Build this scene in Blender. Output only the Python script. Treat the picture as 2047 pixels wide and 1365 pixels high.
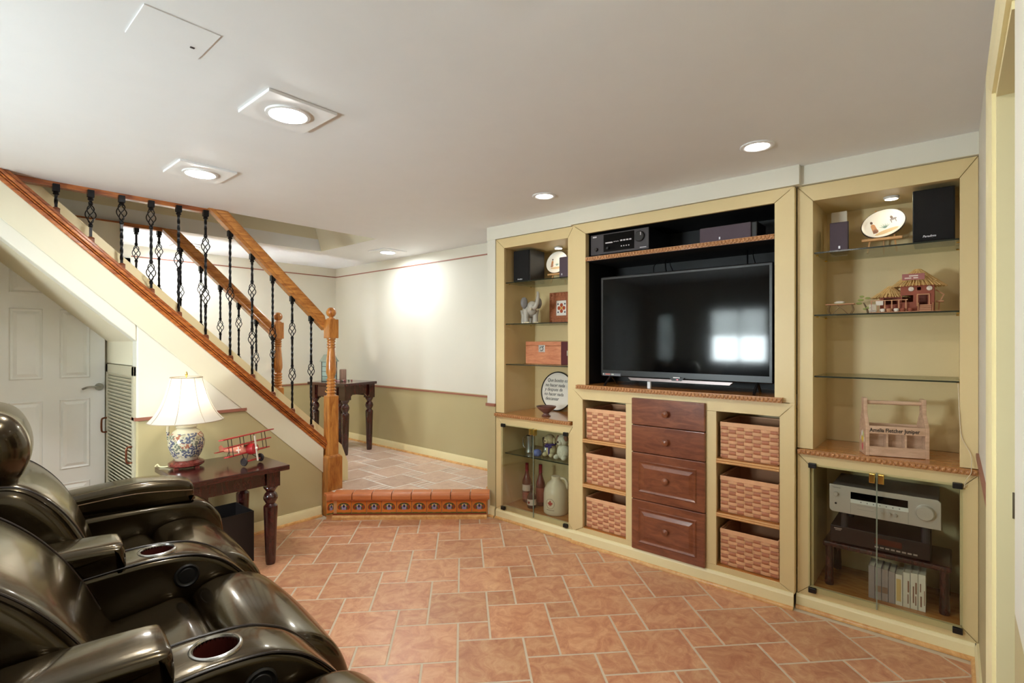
import bpy, bmesh, math, random
from mathutils import Vector, Matrix
random.seed(7)
for o in list(bpy.data.objects): bpy.data.objects.remove(o, do_unlink=True)
S = bpy.context.scene
C = S.collection

# ------------------------------------------------------------------ camera, world, exposure
YAW = math.atan(881.5 / 1023.0)             # world +X lies this far to the right of the view axis
CAM_H = 1.42
cd = bpy.data.cameras.new('camera'); cd.sensor_width = 36.0; cd.lens = 36.0 * 1023.0 / 2047.0
cd.clip_start = 0.02; cd.clip_end = 60
cam = bpy.data.objects.new('camera', cd); C.objects.link(cam)
cam.location = (0, 0, CAM_H); cam.rotation_euler = (math.radians(90), 0, YAW - math.radians(90))
S.camera = cam
W = bpy.data.worlds.new('world'); S.world = W; W.use_nodes = True
bg = W.node_tree.nodes['Background']; bg.inputs[0].default_value = (0.86, 0.93, 1.0, 1); bg.inputs[1].default_value = 50.0
S.view_settings.view_transform = 'Standard'
try: S.view_settings.look = 'None'
except Exception: pass
S.view_settings.gamma = 1.0; S.view_settings.use_curve_mapping = False
S.view_settings.exposure = 1.08
LAMP_W = 120.0        # emission strength of the ceiling lamp discs
H = 2.35             # ceiling height
LZ = 0.21            # landing / hall floor height

# ------------------------------------------------------------------ helpers
def lin(c):
    return tuple(((x / 255.0) / 12.92 if x / 255.0 <= 0.04045 else ((x / 255.0 + 0.055) / 1.055) ** 2.4) for x in c) + (1.0,)

class NT:
    def __init__(s, name):
        s.m = bpy.data.materials.new(name); s.m.use_nodes = True
        s.t = s.m.node_tree; s.n = s.t.nodes; s.l = s.t.links
        s.b = s.n['Principled BSDF']; s.out = s.n['Material Output']
    def node(s, kind, **kw):
        nd = s.n.new(kind)
        for k, v in kw.items():
            if k.startswith('i_'):
                key = k[2:]; key = int(key) if key.isdigit() else key.replace('_', ' ')
                nd.inputs[key].default_value = v
            else: setattr(nd, k, v)
        return nd
    def link(s, a, b): s.l.new(a, b)
    def bset(s, **kw):
        for k, v in kw.items(): s.b.inputs[k.replace('_', ' ')].default_value = v

MATS = {}
def mat(name, col, rough=0.5, metal=0.0, var=0.06, scale=8.0, bump=0.0, bscale=60.0, coat=0.0, spec=0.5, obj_var=0.0):
    """plain paint/plastic/cloth/metal: base colour gently varied by noise, optional fine relief"""
    if name in MATS: return MATS[name]
    k = NT(name); c = lin(col)
    tc = k.node('ShaderNodeTexCoord')
    nz = k.node('ShaderNodeTexNoise', i_Scale=scale, i_Detail=3.0); k.link(tc.outputs['Object'], nz.inputs['Vector'])
    hs = k.node('ShaderNodeHueSaturation', i_Color=c)
    mr = k.node('ShaderNodeMapRange'); mr.inputs[3].default_value = 1 - var; mr.inputs[4].default_value = 1 + var
    k.link(nz.outputs[0], mr.inputs[0])
    last = mr.outputs[0]
    if obj_var:
        oi = k.node('ShaderNodeObjectInfo'); m2 = k.node('ShaderNodeMapRange')
        m2.inputs[3].default_value = 1 - obj_var; m2.inputs[4].default_value = 1 + obj_var
        k.link(oi.outputs['Random'], m2.inputs[0])
        mm = k.node('ShaderNodeMath', operation='MULTIPLY'); k.link(last, mm.inputs[0]); k.link(m2.outputs[0], mm.inputs[1]); last = mm.outputs[0]
    k.link(last, hs.inputs['Value']); k.link(hs.outputs[0], k.b.inputs['Base Color'])
    k.bset(Roughness=rough, Metallic=metal, Coat_Weight=coat, Specular_IOR_Level=spec)
    if bump:
        n2 = k.node('ShaderNodeTexNoise', i_Scale=bscale, i_Detail=4.0); k.link(tc.outputs['Object'], n2.inputs['Vector'])
        bp = k.node('ShaderNodeBump', i_Strength=bump, i_Distance=0.004); k.link(n2.outputs[0], bp.inputs['Height']); k.link(bp.outputs[0], k.b.inputs['Normal'])
    MATS[name] = k.m; return k.m

def wood(name, c1, c2, rough=0.35, axis=(1, 1, 1), scale=1.0, coat=0.3, wave=6.0):
    """streaked grain: noise stretched along one axis"""
    if name in MATS: return MATS[name]
    k = NT(name)
    tc = k.node('ShaderNodeTexCoord'); mp = k.node('ShaderNodeMapping'); mp.inputs['Scale'].default_value = [a * scale for a in axis]
    k.link(tc.outputs['Object'], mp.inputs['Vector'])
    nz = k.node('ShaderNodeTexNoise', i_Scale=wave, i_Detail=6.0, i_Roughness=0.65, i_Distortion=0.6); k.link(mp.outputs[0], nz.inputs['Vector'])
    cr = k.node('ShaderNodeValToRGB'); cr.color_ramp.elements[0].color = lin(c1); cr.color_ramp.elements[1].color = lin(c2)
    cr.color_ramp.elements[0].position = 0.34; cr.color_ramp.elements[1].position = 0.66
    k.link(nz.outputs[0], cr.inputs[0]); k.link(cr.outputs[0], k.b.inputs['Base Color'])
    k.bset(Roughness=rough, Coat_Weight=coat, Coat_Roughness=0.15)
    MATS[name] = k.m; return k.m

def glass(name, tint=(0.95, 0.98, 0.96), refl=0.5, rough=0.0):
    """thin clear pane: transparent with a Fresnel sheen"""
    if name in MATS: return MATS[name]
    k = NT(name); k.n.remove(k.b)
    tr = k.node('ShaderNodeBsdfTransparent'); tr.inputs[0].default_value = tint + (1,)
    gl = k.node('ShaderNodeBsdfGlossy', i_Roughness=rough); fr = k.node('ShaderNodeFresnel', i_IOR=1.45)
    mm = k.node('ShaderNodeMath', operation='MULTIPLY'); mm.inputs[1].default_value = refl; k.link(fr.outputs[0], mm.inputs[0])
    mx = k.node('ShaderNodeMixShader'); k.link(mm.outputs[0], mx.inputs[0]); k.link(tr.outputs[0], mx.inputs[1]); k.link(gl.outputs[0], mx.inputs[2])
    k.link(mx.outputs[0], k.out.inputs[0]); MATS[name] = k.m; return k.m

def emit(name, col, strength):
    k = NT(name); k.bset(Base_Color=(0, 0, 0, 1), Emission_Color=tuple(col) + (1,), Emission_Strength=strength, Roughness=1.0)
    MATS[name] = k.m; return k.m

class MB:
    """collects shapes; build() links them as ONE mesh object"""
    def __init__(s): s.v = []; s.f = []; s.mi = []; s.cur = 0
    def add(s, vs, fs, M=None):
        b = len(s.v)
        s.v += [tuple(M @ Vector(p)) if M else tuple(p) for p in vs]
        s.f += [[b + i for i in f] for f in fs]; s.mi += [s.cur] * len(fs); return s
    def box(s, x0, x1, y0, y1, z0, z1, M=None):
        vs = [(x, y, z) for x in (x0, x1) for y in (y0, y1) for z in (z0, z1)]
        return s.add(vs, [(0, 1, 3, 2), (4, 6, 7, 5), (0, 4, 5, 1), (2, 3, 7, 6), (0, 2, 6, 4), (1, 5, 7, 3)], M)
    def prism(s, poly, ax, a0, a1, M=None):
        """polygon extruded along an axis. ax x: poly=(y,z); y: poly=(x,z); z: poly=(x,y)"""
        n = len(poly)
        def P(p, a): return (a, p[0], p[1]) if ax == 'x' else ((p[0], a, p[1]) if ax == 'y' else (p[0], p[1], a))
        vs = [P(p, a0) for p in poly] + [P(p, a1) for p in poly]
        fs = [list(range(n))[::-1], list(range(n, 2 * n))] + [(i, (i + 1) % n, n + (i + 1) % n, n + i) for i in range(n)]
        return s.add(vs, fs, M)
    def loft(s, rings, closed=True, caps=True, M=None):
        n = len(rings[0]); vs = [p for r in rings for p in r]; fs = []
        for j in range(len(rings) - 1):
            for i in range(n if closed else n - 1):
                a = j * n + i; b = j * n + (i + 1) % n
                fs.append((a, b, b + n, a + n))
        if caps: fs += [list(range(n))[::-1], list(range((len(rings) - 1) * n, len(rings) * n))]
        return s.add(vs, fs, M)
    def lathe(s, prof, cx=0, cy=0, n=24, z0=0, M=None, caps=True):
        rings = [[(cx + r * math.cos(2 * math.pi * i / n), cy + r * math.sin(2 * math.pi * i / n), z0 + z) for i in range(n)] for r, z in prof]
        return s.loft(rings, True, caps, M)
    def tube(s, pts, r, n=8, M=None, closed=False, sq=None):
        """round (or 4-sided) tube along a path; r may be a list"""
        P = [Vector(p) for p in pts]; m = len(P); rr = r if isinstance(r, (list, tuple)) else [r] * m
        rings = []; up = None
        for i in range(m):
            d = (P[(i + 1) % m] - P[i - 1]) if closed else (P[min(i + 1, m - 1)] - P[max(i - 1, 0)])
            if d.length < 1e-9: d = Vector((0, 0, 1))
            d.normalize()
            if up is None:
                up = Vector((0, 0, 1)) if abs(d.z) < 0.9 else Vector((1, 0, 0))
            u = up - d * up.dot(d)
            if u.length < 1e-6: u = Vector((1, 0, 0)) - d * d.x
            u.normalize(); w = d.cross(u); up = u
            rings.append([tuple(P[i] + (u * math.cos(2 * math.pi * (k + .5) / n) + w * math.sin(2 * math.pi * (k + .5) / n)) * rr[i]) for k in range(n)])
        if closed:
            nn = len(s.v); s.v += [tuple(M @ Vector(p)) if M else p for rg in rings for p in rg]
            for j in range(m):
                for k in range(n):
                    a = nn + j * n + k; b = nn + j * n + (k + 1) % n; c = nn + ((j + 1) % m) * n + (k + 1) % n; d = nn + ((j + 1) % m) * n + k
                    s.f.append([a, b, c, d]); s.mi.append(s.cur)
            return s
        return s.loft(rings, True, True, M)
    def cyl(s, p0, p1, r0, r1=None, n=12, M=None):
        return s.tube([p0, p1], [r0, r0 if r1 is None else r1], n, M)
    def ball(s, c, r, n=12, m=8, sc=(1, 1, 1), M=None):
        rings = []
        for j in range(m + 1):
            t = math.pi * j / m; q = max(math.sin(t), 1e-3)
            rings.append([(c[0] + r * sc[0] * q * math.cos(2 * math.pi * i / n), c[1] + r * sc[1] * q * math.sin(2 * math.pi * i / n), c[2] - r * sc[2] * math.cos(t)) for i in range(n)])
        return s.loft(rings, True, True, M)
    def puff(s, prof, y0, y1, r, bulge=0.0, k=5, mid=6, M=None, dense=True):
        """closed (x,z) side profile swept along y with rounded ends (radius r) and a soft crown"""
        pr = smooth_closed(prof, 4) if dense else prof
        n = len(pr); nor = []
        area = sum(pr[i][0] * pr[(i + 1) % n][1] - pr[(i + 1) % n][0] * pr[i][1] for i in range(n))
        sg = 1 if area > 0 else -1
        for i in range(n):
            tx = pr[(i + 1) % n][0] - pr[i - 1][0]; tz = pr[(i + 1) % n][1] - pr[i - 1][1]; L = math.hypot(tx, tz) or 1
            nor.append((sg * tz / L, -sg * tx / L))
        st = []
        for j in range(k + 1):
            a = math.pi / 2 * j / k; st.append((y0 + r * (1 - math.cos(a)), r * (1 - math.sin(a))))
        ym = [(y0 + r + (y1 - y0 - 2 * r) * j / mid, 0.0) for j in range(1, mid)]
        st = st + ym + [(y1 - (q[0] - y0), q[1]) for q in reversed(st)]
        rings = []
        for y, ins in st:
            t = 2 * (y - y0) / (y1 - y0) - 1; bb = bulge * (1 - t * t) - ins
            rings.append([(pr[i][0] + nor[i][0] * bb, y, pr[i][1] + nor[i][1] * bb) for i in range(n)])
        return s.loft(rings, True, True, M)
    def build(s, name, m=None, parent=None, smooth=0, bevel=0, origin=None, kind=None, seg=2):
        me = bpy.data.meshes.new(name)
        o3 = Vector(origin) if origin else Vector((0, 0, 0))
        me.from_pydata([tuple(Vector(p) - o3) for p in s.v], [], s.f)
        ms = m if isinstance(m, (list, tuple)) else [m]
        for q in ms: me.materials.append(q)
        if len(ms) > 1: me.polygons.foreach_set('material_index', s.mi)
        bm = bmesh.new(); bm.from_mesh(me); bmesh.ops.recalc_face_normals(bm, faces=bm.faces); bm.to_mesh(me); bm.free()
        if smooth:
            me.polygons.foreach_set('use_smooth', [True] * len(me.polygons)); me.set_sharp_from_angle(angle=math.radians(smooth))
        o = bpy.data.objects.new(name, me); C.objects.link(o)
        if origin and parent is None: o.location = origin
        if parent is not None: o.parent = parent
        if bevel:
            b = o.modifiers.new('bevel', 'BEVEL'); b.width = bevel; b.segments = seg; b.limit_method = 'ANGLE'; b.angle_limit = math.radians(40)
        if kind: o['kind'] = kind
        return o

def smooth_closed(pts, k):
    n = len(pts); out = []
    for i in range(n):
        p0, p1, p2, p3 = pts[i - 1], pts[i], pts[(i + 1) % n], pts[(i + 2) % n]
        for j in range(k):
            t = j / k
            out.append(tuple(0.5 * (2 * p1[a] + (p2[a] - p0[a]) * t + (2 * p0[a] - 5 * p1[a] + 4 * p2[a] - p3[a]) * t * t + (3 * p1[a] - p0[a] - 3 * p2[a] + p3[a]) * t ** 3) for a in (0, 1)))
    return out
def smooth_open(pts, k):
    out = []; n = len(pts)
    for i in range(n - 1):
        p0, p1, p2, p3 = pts[max(i - 1, 0)], pts[i], pts[i + 1], pts[min(i + 2, n - 1)]
        for j in range(k):
            t = j / k
            out.append(tuple(0.5 * (2 * p1[a] + (p2[a] - p0[a]) * t + (2 * p0[a] - 5 * p1[a] + 4 * p2[a] - p3[a]) * t * t + (3 * p1[a] - p0[a] - 3 * p2[a] + p3[a]) * t ** 3) for a in range(len(p1))))
    out.append(tuple(pts[-1])); return out

def tag(o, label, cat, group=None):
    o['label'] = label; o['category'] = cat
    if group: o['group'] = group
    return o
def thing(name, label, cat, loc=(0, 0, 0), rz=0.0, group=None):
    o = bpy.data.objects.new(name, None); C.objects.link(o); o.empty_display_size = 0.05
    o.location = loc; o.rotation_euler = (0, 0, rz); return tag(o, label, cat, group)
def struct(o): o['kind'] = 'structure'; return o
def sthing(name, loc=(0, 0, 0)):
    o = bpy.data.objects.new(name, None); C.objects.link(o); o.empty_display_size = 0.05; o.location = loc; o['kind'] = 'structure'; return o
def dup(root, loc, rz=None, label=None):
    r = root.copy(); C.objects.link(r); r.location = loc
    if rz is not None: r.rotation_euler = (0, 0, rz)
    if label: r['label'] = label
    for ch in list(root.children):
        c = ch.copy(); C.objects.link(c); c.parent = r
        for g in ch.children:
            d = g.copy(); C.objects.link(d); d.parent = c
    return r
def place(o, loc=None, rz=None, M=None):
    if loc is not None: o.location = loc
    if rz is not None: o.rotation_euler = (0, 0, rz)
    if M is not None: o.matrix_local = M
    return o
def text(s, size, m, parent, M, name='lettering', depth=0.0006, shear=0.0, align='LEFT', xs=1.0, bold=0.0):
    cu = bpy.data.curves.new('t', 'FONT'); cu.body = s; cu.size = size; cu.extrude = depth; cu.shear = shear; cu.align_x = align; cu.resolution_u = 2; cu.offset = bold
    o = bpy.data.objects.new('t', cu); C.objects.link(o)
    dg = bpy.context.evaluated_depsgraph_get(); me = bpy.data.meshes.new_from_object(o.evaluated_get(dg)); me.name = name
    bpy.data.objects.remove(o, do_unlink=True); bpy.data.curves.remove(cu)
    me.transform(Matrix.Diagonal((xs, 1, 1, 1))); me.transform(M); me.materials.clear(); me.materials.append(m)
    q = bpy.data.objects.new(name, me); C.objects.link(q)
    if parent is not None: q.parent = parent
    return q
# frame of a text that reads on a face looking to -X (towards the room): right = -Y, up = +Z, normal = -X
def face_mx(x, y, z): return Matrix(((0, 0, -1, x), (-1, 0, 0, y), (0, 1, 0, z), (0, 0, 0, 1)))

# ------------------------------------------------------------------ materials
def two_tone(name, up, low, zsplit):
    k = NT(name); geo = k.node('ShaderNodeNewGeometry'); sx = k.node('ShaderNodeSeparateXYZ'); k.link(geo.outputs['Position'], sx.inputs[0])
    gt = k.node('ShaderNodeMath', operation='GREATER_THAN'); gt.inputs[1].default_value = zsplit; k.link(sx.outputs[2], gt.inputs[0])
    mx = k.node('ShaderNodeMix', data_type='RGBA'); mx.inputs[6].default_value = lin(low); mx.inputs[7].default_value = lin(up)
    k.link(gt.outputs[0], mx.inputs[0])
    nz = k.node('ShaderNodeTexNoise', i_Scale=3.0, i_Detail=3.0); k.link(geo.outputs['Position'], nz.inputs['Vector'])
    mr = k.node('ShaderNodeMapRange'); mr.inputs[3].default_value = .97; mr.inputs[4].default_value = 1.03; k.link(nz.outputs[0], mr.inputs[0])
    hs = k.node('ShaderNodeHueSaturation'); k.link(mx.outputs[2], hs.inputs['Color']); k.link(mr.outputs[0], hs.inputs['Value'])
    k.link(hs.outputs[0], k.b.inputs['Base Color']); k.bset(Roughness=0.55, Specular_IOR_Level=0.35)
    n2 = k.node('ShaderNodeTexNoise', i_Scale=220.0); k.link(geo.outputs['Position'], n2.inputs['Vector'])
    bp = k.node('ShaderNodeBump', i_Strength=0.06, i_Distance=0.002); k.link(n2.outputs[0], bp.inputs['Height']); k.link(bp.outputs[0], k.b.inputs['Normal'])
    return k.m
WALL = two_tone('wall_paint_two_tone', (229, 226, 212), (192, 180, 138), 0.915)
CREAM = mat('wall_paint_cream', (226, 219, 194), 0.55, var=.02)
CEIL = mat('ceiling_paint', (238, 240, 242), 0.7, var=.02)
TRIM = mat('trim_paint', (246, 234, 186), 0.35, var=.02)
WHITE = mat('door_paint_white', (242, 244, 242), 0.4, var=.02)
SAGE = mat('louver_paint_sage', (188, 181, 156), 0.45, var=.03)
CAB = mat('cabinet_paint_olive_cream', (224, 202, 150), 0.42, var=.03)
CABIN = CAB
REDLINE = mat('chair_rail_dusty_red', (160, 104, 84), 0.5, var=.06)
BLACKIN = mat('niche_black', (14, 12, 14), 0.6)
PLASTIC = mat('black_plastic', (14, 13, 14), 0.35, var=.1)
PLASTIC2 = mat('charcoal_plastic', (52, 46, 50), 0.45, var=.05)
SCREEN = mat('tv_screen_glass', (4, 4, 5), 0.07, var=0, spec=.2)
BRASS = mat('polished_brass', (235, 200, 110), 0.18, metal=1.0, var=.03)
STEEL = mat('brushed_steel', (190, 190, 188), 0.25, metal=1.0, var=.05)
IRON = mat('wrought_iron_black', (22, 22, 24), 0.32, metal=.6, var=.1)
BRONZE = mat('bronze_handle', (120, 70, 48), 0.35, metal=.7, var=.08)
OAK = wood('oak_honey', (150, 84, 30), (206, 140, 66), 0.32, (6, 6, 1.0), 1.0, .4)
OAKX = wood('oak_cap', (128, 58, 22), (196, 116, 50), 0.3, (1.0, 9, 9), 1.0, .4)
RAILW = wood('oak_rail', (150, 86, 34), (206, 142, 70), 0.3, (1.0, 9, 9), 1.0, .4)
QROUND = wood('pine_quarter_round', (206, 146, 82), (236, 190, 124), 0.35, (2, 2, 2), 2.0, .3)
SHELFW = wood('maple_shelf', (178, 108, 48), (214, 148, 78), 0.22, (6, 1.2, 6), 1.0, .6)
CHERRY = wood('cherry_drawer', (106, 54, 32), (142, 84, 54), 0.3, (5, 1.2, 5), 1.0, .35)
MAHOG = wood('mahogany_dark', (36, 12, 12), (78, 30, 26), 0.22, (4, 4, 1.2), 1.5, .6)
MAHOGT = wood('mahogany_top', (40, 15, 14), (82, 34, 28), 0.2, (1.2, 6, 6), 1.5, .6)
CEDAR = wood('cedar_box', (186, 110, 74), (216, 146, 106), 0.4, (6, 1.5, 8), 1.2, .1)
PALEW = wood('pale_pine', (196, 160, 130), (222, 188, 160), 0.5, (6, 1.5, 8), 1.2, .05)
EASELW = mat('easel_wood', (214, 162, 104), 0.5, var=.1)
CARVED = wood('carved_frame_wood', (140, 74, 42), (190, 116, 72), 0.5, (6, 6, 6), 4, .1)
ROPE = wood('rope_moulding', (140, 84, 44), (206, 150, 92), 0.45, (30, 30, 30), 1.0, .2)
GLASS = glass('clear_glass')
GLASSE = mat('glass_edge_green', (40, 46, 34), 0.15, var=.05)
GROUT2 = mat('grout_hall', (234, 228, 218), .85, var=.04)
GROUT = mat('grout', (212, 196, 172), 0.85, var=.06, scale=30)
def tile_mat(name, c1, c2, c3, rough):
    k = NT(name); tc = k.node('ShaderNodeTexCoord'); geo = k.node('ShaderNodeNewGeometry'); oi = k.node('ShaderNodeObjectInfo')
    ad = k.node('ShaderNodeVectorMath', operation='ADD'); k.link(geo.outputs['Position'], ad.inputs[0])
    sc = k.node('ShaderNodeMath', operation='MULTIPLY'); sc.inputs[1].default_value = 37.0; k.link(oi.outputs['Random'], sc.inputs[0]); k.link(sc.outputs[0], ad.inputs[1])
    nz = k.node('ShaderNodeTexNoise', i_Scale=11.0, i_Detail=9.0, i_Roughness=0.7, i_Distortion=1.3); k.link(ad.outputs[0], nz.inputs['Vector'])
    cr = k.node('ShaderNodeValToRGB'); e = cr.color_ramp.elements; e[0].position = .32; e[0].color = lin(c1); e[1].position = .7; e[1].color = lin(c3)
    q = e.new(.5); q.color = lin(c2); k.link(nz.outputs[0], cr.inputs[0])
    hs = k.node('ShaderNodeHueSaturation'); mr = k.node('ShaderNodeMapRange'); mr.inputs[3].default_value = .9; mr.inputs[4].default_value = 1.1; k.link(oi.outputs['Random'], mr.inputs[0])
    k.link(cr.outputs[0], hs.inputs['Color']); k.link(mr.outputs[0], hs.inputs['Value']); k.link(hs.outputs[0], k.b.inputs['Base Color'])
    k.bset(Roughness=rough, Specular_IOR_Level=0.5)
    n2 = k.node('ShaderNodeTexNoise', i_Scale=22.0, i_Detail=5.0); k.link(ad.outputs[0], n2.inputs['Vector'])
    bp = k.node('ShaderNodeBump', i_Strength=0.18, i_Distance=0.004); k.link(n2.outputs[0], bp.inputs['Height']); k.link(bp.outputs[0], k.b.inputs['Normal'])
    r2 = k.node('ShaderNodeMapRange'); r2.inputs[3].default_value = rough - .08; r2.inputs[4].default_value = rough + .14; k.link(nz.outputs[0], r2.inputs[0]); k.link(r2.outputs[0], k.b.inputs['Roughness'])
    return k.m
TILE = tile_mat('terracotta_floor_tile', (184, 122, 92), (206, 150, 114), (224, 180, 138), .31)
TILEH = tile_mat('hall_floor_tile', (196, 162, 142), (212, 182, 162), (222, 198, 178), .32)
TERRA = mat('terracotta_nosing', (204, 122, 72), 0.35, var=.1, scale=14, obj_var=.06)

# ------------------------------------------------------------------ the room shell
def clip(poly, nx, ny, d):
    """keep the side nx*x+ny*y <= d"""
    out = []
    for i in range(len(poly)):
        a, b = poly[i - 1], poly[i]; da = nx * a[0] + ny * a[1] - d; db = nx * b[0] + ny * b[1] - d
        if (da <= 0) != (db <= 0):
            t = da / (da - db); out.append((a[0] + (b[0] - a[0]) * t, a[1] + (b[1] - a[1]) * t))
        if db <= 0: out.append(b)
    return out
def area(p): return 0.5 * abs(sum(p[i - 1][0] * p[i][1] - p[i][0] * p[i - 1][1] for i in range(len(p))))
def inset(poly, d):
    """shrink a convex polygon by d"""
    n = len(poly); sg = 1 if sum(poly[i - 1][0] * poly[i][1] - poly[i][0] * poly[i - 1][1] for i in range(n)) > 0 else -1
    big = poly
    for i in range(n):
        a, b = poly[i - 1], poly[i]; L = math.hypot(b[0] - a[0], b[1] - a[1])
        if L < 1e-6: continue
        nx, ny = sg * (b[1] - a[1]) / L, -sg * (b[0] - a[0]) / L
        big = clip(big, nx, ny, nx * a[0] + ny * a[1] - d)
        if len(big) < 3: return []
    return big
def tile_mb(poly, ztop, th=0.010, mb=None):
    """tile with a softened upper edge"""
    mb = mb or MB(); top = inset(poly, 0.0025)
    if len(top) != len(poly): return mb.prism(poly, 'z', ztop - th, ztop)
    # match vertex order by nearest
    top = [min(top, key=lambda q: (q[0] - p[0]) ** 2 + (q[1] - p[1]) ** 2) for p in poly]
    return mb.loft([[(p[0], p[1], ztop - th) for p in poly], [(p[0], p[1], ztop - .0025) for p in poly], [(p[0], p[1], ztop) for p in top]], True, True)

def lay_tiles(parent, a, b, ang, cx, cy, ztop, planes, m, gap, region, small_split=1, seen=None, skip=None, notch=None):
    """hopscotch (pinwheel) paving: big a x a squares and small b x b squares; each tile a child of the floor"""
    u = (math.cos(ang), math.sin(ang)); v = (-math.sin(ang), math.cos(ang))
    cache = {}; rest = MB(); nobj = 0
    for i in range(-40, 41):
        for j in range(-40, 41):
            ou = i * a + j * b; ov = -i * b + j * a
            items = [(0, 0, a, a)]
            if small_split == 1: items.append((a, a - b, a + b, a))
            else:
                for q in range(small_split): items.append((a, a - b + b * q / small_split, a + b, a - b + b * (q + 1) / small_split))
            for k, (u0, v0, u1, v1) in enumerate(items):
                g = gap / 2; pts = []
                for (pu, pv) in ((u0 + g, v0 + g), (u1 - g, v0 + g), (u1 - g, v1 - g), (u0 + g, v1 - g)):
                    su = ou + pu - a / 2; sv = ov + pv - a / 2
                    pts.append((cx + u[0] * su + v[0] * sv, cy + u[1] * su + v[1] * sv))
                mx = sum(p[0] for p in pts) / 4; my = sum(p[1] for p in pts) / 4
                if not (region[0] - .4 < mx < region[1] + .4 and region[2] - .4 < my < region[3] + .4): continue
                if skip and skip(mx, my): continue
                pc = pts
                for pl in planes:
                    pc = clip(pc, *pl)
                    if len(pc) < 3: break
                if len(pc) < 3 or area(pc) < 2e-4: continue
                if notch and max(p[0] for p in pc) > notch[0] and min(p[0] for p in pc) < notch[1] and max(p[1] for p in pc) > notch[2] and min(p[1] for p in pc) < notch[3]:
                    # tile cut round a post
                    for cut in (clip(pc, -1, 0, -notch[1]), clip(clip(pc, 1, 0, notch[1]), 0, 1, notch[2])):
                        if len(cut) >= 3 and area(cut) > 2e-4: tile_mb(cut, ztop).build('tile', m, parent); nobj += 1
                    continue
                whole = len(pc) == 4 and abs(area(pc) - area(pts)) < 1e-6
                if seen and not seen(mx, my): tile_mb(pc, ztop, mb=rest); continue
                key = (0 if k == 0 else 1) if whole else None
                if key is not None and key in cache:
                    o = bpy.data.objects.new('tile', cache[key]); C.objects.link(o); o.parent = parent; o.location = (mx, my, 0)
                else:
                    o = tile_mb([(p[0] - mx, p[1] - my) for p in pc], ztop).build('tile', m, parent); o.location = (mx, my, 0)
                    if key is not None: cache[key] = o.data
                nobj += 1
    if rest.f:
        rest.build('tile_field', m, parent, kind='stuff')
    return nobj

X_BACK = -1.6; Y_L = 3.90; Y_R = -0.087; X_HALL = 3.50; Y_HALL = 6.0
STEP_A = (2.185, 3.735); STEP_B = (2.985, 2.84)
sdx, sdy = STEP_B[0] - STEP_A[0], STEP_B[1] - STEP_A[1]; SL = math.hypot(sdx, sdy)
su_ = (sdx / SL, sdy / SL); sn_ = (-su_[1], su_[0])              # along the step; into the hall
if sn_[0] < 0: sn_ = (-sn_[0], -sn_[1])
def step_line(d=0.0): return (sn_[0], sn_[1], sn_[0] * STEP_A[0] + sn_[1] * STEP_A[1] + d)

fl = struct(MB().box(X_BACK, 3.52, -0.95, 4.75, -0.08, -0.0018).build('floor', GROUT))
TA = math.radians(46.25 - 90)
n1 = lay_tiles(fl, .311, .1555, TA, 1.887, 2.005, 0.0, [(1, 0, 3.02), (-1, 0, 1.58), (0, -1, .08), (0, 1, 4.6), step_line(-.004)], TILE, .009, (X_BACK, 3.05, -.1, 4.6),
               seen=lambda x, y: x > .55 and y < 4.0 and y > x * -.02)

# the landing (hall floor) one step up
fh = struct(MB().prism([(2.19, 3.76), (3.0, 2.86), (3.6, 2.86), (3.6, 6.1), (-.6, 6.1), (-.6, 4.94), (2.30, 4.94), (2.30, 3.948), (2.286, 3.946), (2.286, 3.818), (2.19, 3.818)], 'z', -0.08, LZ - .0018).build('floor_hall', GROUT2))
lay_tiles(fh, .311, .1555, 0.0, 2.73, 3.66, LZ, [(1, 0, X_HALL - .01), (0, 1, Y_HALL - .01), (-1, 0, -.9), (0, -1, -2.8), (-sn_[0], -sn_[1], -(step_line(.075)[2]))], TILEH, .013, (.9, X_HALL, 2.8, Y_HALL), small_split=3,
          seen=lambda x, y: x > 2.2 and y < 5.6, skip=lambda x, y: x < 2.32 and 4.0 < y < 5.1, notch=(2.157, 2.287, 3.817, 3.947))

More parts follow.
